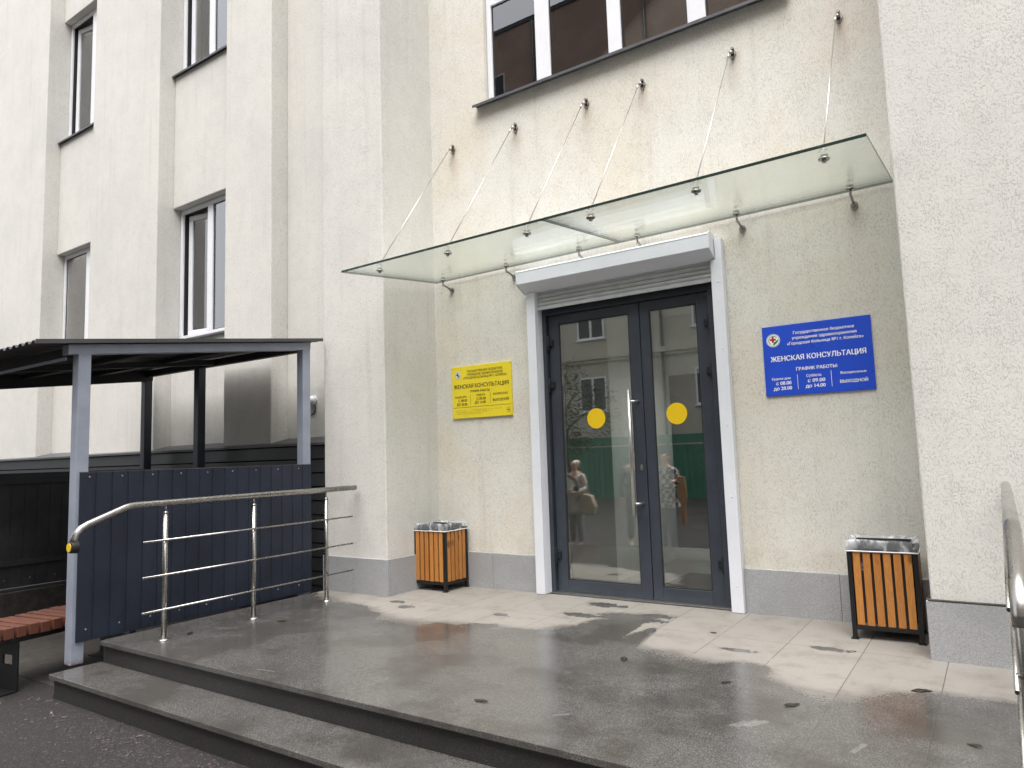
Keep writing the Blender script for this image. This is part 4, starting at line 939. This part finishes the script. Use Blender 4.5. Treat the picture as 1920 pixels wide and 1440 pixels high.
def person(label, loc, rz, H, armL, armR, top, bottom, shoe, hair, hairlong, long_coat):
    """figure facing local -y; armL/armR: (elbow, wrist, hand dir)"""
    t = thing('person', label, 'person', loc); t.rotation_euler = (0, 0, rz); s = H/1.75
    def q(x, y, z, r): return (x*s, y*s, z*s, r*s)
    pel = q(0, 0, .95, .13); ch = q(0, .01, 1.25, .13); nk0 = q(0, .01, 1.42, .085); nk = q(0, 0, 1.50, .052); hd = q(0, -.012, 1.60, .078); tp = q(0, -.008, 1.68, .070)
    body = [[pel, q(0, 0, 1.08, .115), ch, nk0, nk, hd, tp]]
    arms = []
    for sx, (el, wr, hdv) in ((-1, armL), (1, armR)):
        sh_ = q(sx*.165, .01, 1.39, .058); e_ = q(*el, .042); w_ = q(*wr, .027)
        hv = Vector(hdv).normalized(); palm = q(wr[0]+hv.x*.05, wr[1]+hv.y*.05, wr[2]+hv.z*.05, .033)
        body.append([nk0, sh_, e_, w_, palm]); arms.append((sh_, e_, w_))
        sd = hv.cross(Vector((0, 0, 1)) if abs(hv.z) < .8 else Vector((0, 1, 0))).normalized(); dn = Vector((0, 0, -1))
        for k, (off, ln) in enumerate(((-.030, .060), (-.010, .072), (.010, .068), (.029, .054))):
            p0 = Vector(palm[:3])/s+sd*off*.8+hv*.02; p1 = p0+hv*ln*.55+sd*off*.15; p2 = p1+hv*ln*.40+dn*.018
            body.append([palm, q(*p0, .011), q(*p1, .0095), q(*p2, .008)])
        p0 = Vector(palm[:3])/s-sd*.036-hv*.012; p1 = p0-sd*.022+hv*.030; body.append([palm, q(*p0, .012), q(*p1, .009)])
    legs = []
    for sx in (-1, 1):
        hip = q(sx*.085, 0, .90, .088); kn = q(sx*.095, -.015, .50, .058); an = q(sx*.10, .01, .09, .038); to = q(sx*.11, -.14, .035, .034)
        body.append([pel, hip, kn, an, to]); legs.append((hip, kn, an, to))
    skin_mesh('body', body, M_SKIN, t)
    # face
    f = MB()
    for sx in (-1, 1): f.dome((sx*.032*s, -.080*s, 1.625*s), .0065*s, (0, -1, 0), 10, 3)
    f.build('eyes', M_DARKC, None).parent = t
    f = MB(); f.tube([(0, -.083*s, 1.628*s), (0, -.103*s, 1.590*s), (0, -.085*s, 1.580*s)], [.006*s, .012*s, .008*s], 8); f.tube([(-.022*s, -.084*s, 1.553*s), (0, -.090*s, 1.551*s), (.022*s, -.084*s, 1.553*s)], [.003*s, .006*s, .003*s], 8)
    for sx in (-1, 1): f.tube([(sx*.077*s, 0, 1.585*s), (sx*.086*s, .008*s, 1.61*s), (sx*.080*s, .004*s, 1.635*s)], [.010*s, .014*s, .009*s], 8)
    f.build('face', M_SKIN, None).parent = t
    hp = [[q(0, .012, 1.695, .080), q(0, .030, 1.65, .090), q(0, .052, 1.59, .076), q(0, .055, 1.55 if not hairlong else 1.38, .05)]]
    skin_mesh('hair', hp, hair, t)
    low = .62 if long_coat else .80
    torso = [[q(0, 0, .95, .172), q(0, 0, 1.08, .150), q(0, .01, 1.25, .150), q(0, .01, 1.40, .105), q(0, .005, 1.455, .07)], [q(0, 0, .95, .172), q(0, 0, low+.14, .185), q(0, 0, low, .19)]]
    for sh_, e_, w_ in arms: torso.append([q(0, .01, 1.40, .105), (sh_[0], sh_[1], sh_[2], .072*s), (e_[0], e_[1], e_[2], .056*s), (w_[0], w_[1], w_[2], .040*s)])
    skin_mesh('coat' if long_coat else 'shirt', torso, top, t)
    tr_ = []
    for hip, kn, an, to in legs: tr_.append([q(0, 0, .93, .13), (hip[0], hip[1], hip[2], .092*s), (kn[0], kn[1], kn[2], .078*s), (an[0], an[1], an[2]+.02*s, .062*s)])
    skin_mesh('trousers', tr_, bottom, t)
    for sx, (hip, kn, an, to) in zip((-1, 1), legs):
        skin_mesh('shoe', [[(an[0], an[1]+.02*s, .045*s, .046*s), (an[0], an[1]-.06*s, .045*s, .045*s), (to[0], to[1]-.03*s, .035*s, .034*s)]], shoe, t)
    return t
person('person in a pale coat and light shoes carrying a beige shoulder bag', (-6.47, .85, GZ), rad(190), 1.62, ((-.25, .02, 1.15), (-.20, -.22, 1.08), (.7, -.7, .1)), ((.26, .04, 1.14), (.17, -.20, 1.05), (-.7, -.7, .1)), M_COATW, M_TROUS, M_SHOEW, M_HAIRW, False, True)
person('person in a long dark coat with pale shoes standing between the two others', (-5.56, .28, GZ), rad(150), 1.74, ((-.25, .03, 1.12), (-.24, -.04, .86), (0, -.1, -1)), ((.25, .03, 1.12), (.24, -.04, .86), (0, -.1, -1)), M_DARKC, M_DARKC, M_SHOEW, M_HAIRD, True, True)
person('person in a black and white plaid shirt and jeans with one arm held out', (-4.60, 1.12, GZ), rad(196), 1.72, ((-.27, -.01, 1.15), (-.28, -.13, 1.23), (-.4, -.8, 0)), ((.25, .02, 1.12), (.18, -.20, 1.10), (-.5, -.8, 0)), M_PLAID, M_JEAN, M_SHOED, M_HAIRD, True, False)
mb = MB(); mb.prism([(-4.36, .93), (-4.22, .92), (-4.20, .60), (-4.24, .42), (-4.23, .22), (-4.28, .12), (-4.33, .30), (-4.31, .48), (-4.36, .62)], 'y', 1.24, 1.27)
tag(mb.build('jacket', cloth('tan_cloth', (.42, .25, .13)), None, .006), 'tan jacket hanging from the hand of the person in plaid', 'jacket')
hb = thing('handbag', 'soft beige shoulder bag hanging beside the person in the pale coat', 'bag', (-6.18, .95, .35))
mb = MB(); mb.prism([(-6.30, .28), (-6.02, .25), (-5.98, .40), (-6.06, .60), (-6.22, .64), (-6.30, .55)], 'y', .92, 1.04); mb.build('pouch', M_BAGC, hb, .03, 3)
mb = MB(); mb.tube([(-6.27, .98, .60), (-6.25, .97, .9), (-6.30, .95, 1.02), (-6.20, .98, .88), (-6.10, .98, .60)], .010, 8); mb.build('strap', M_BAGC, hb)
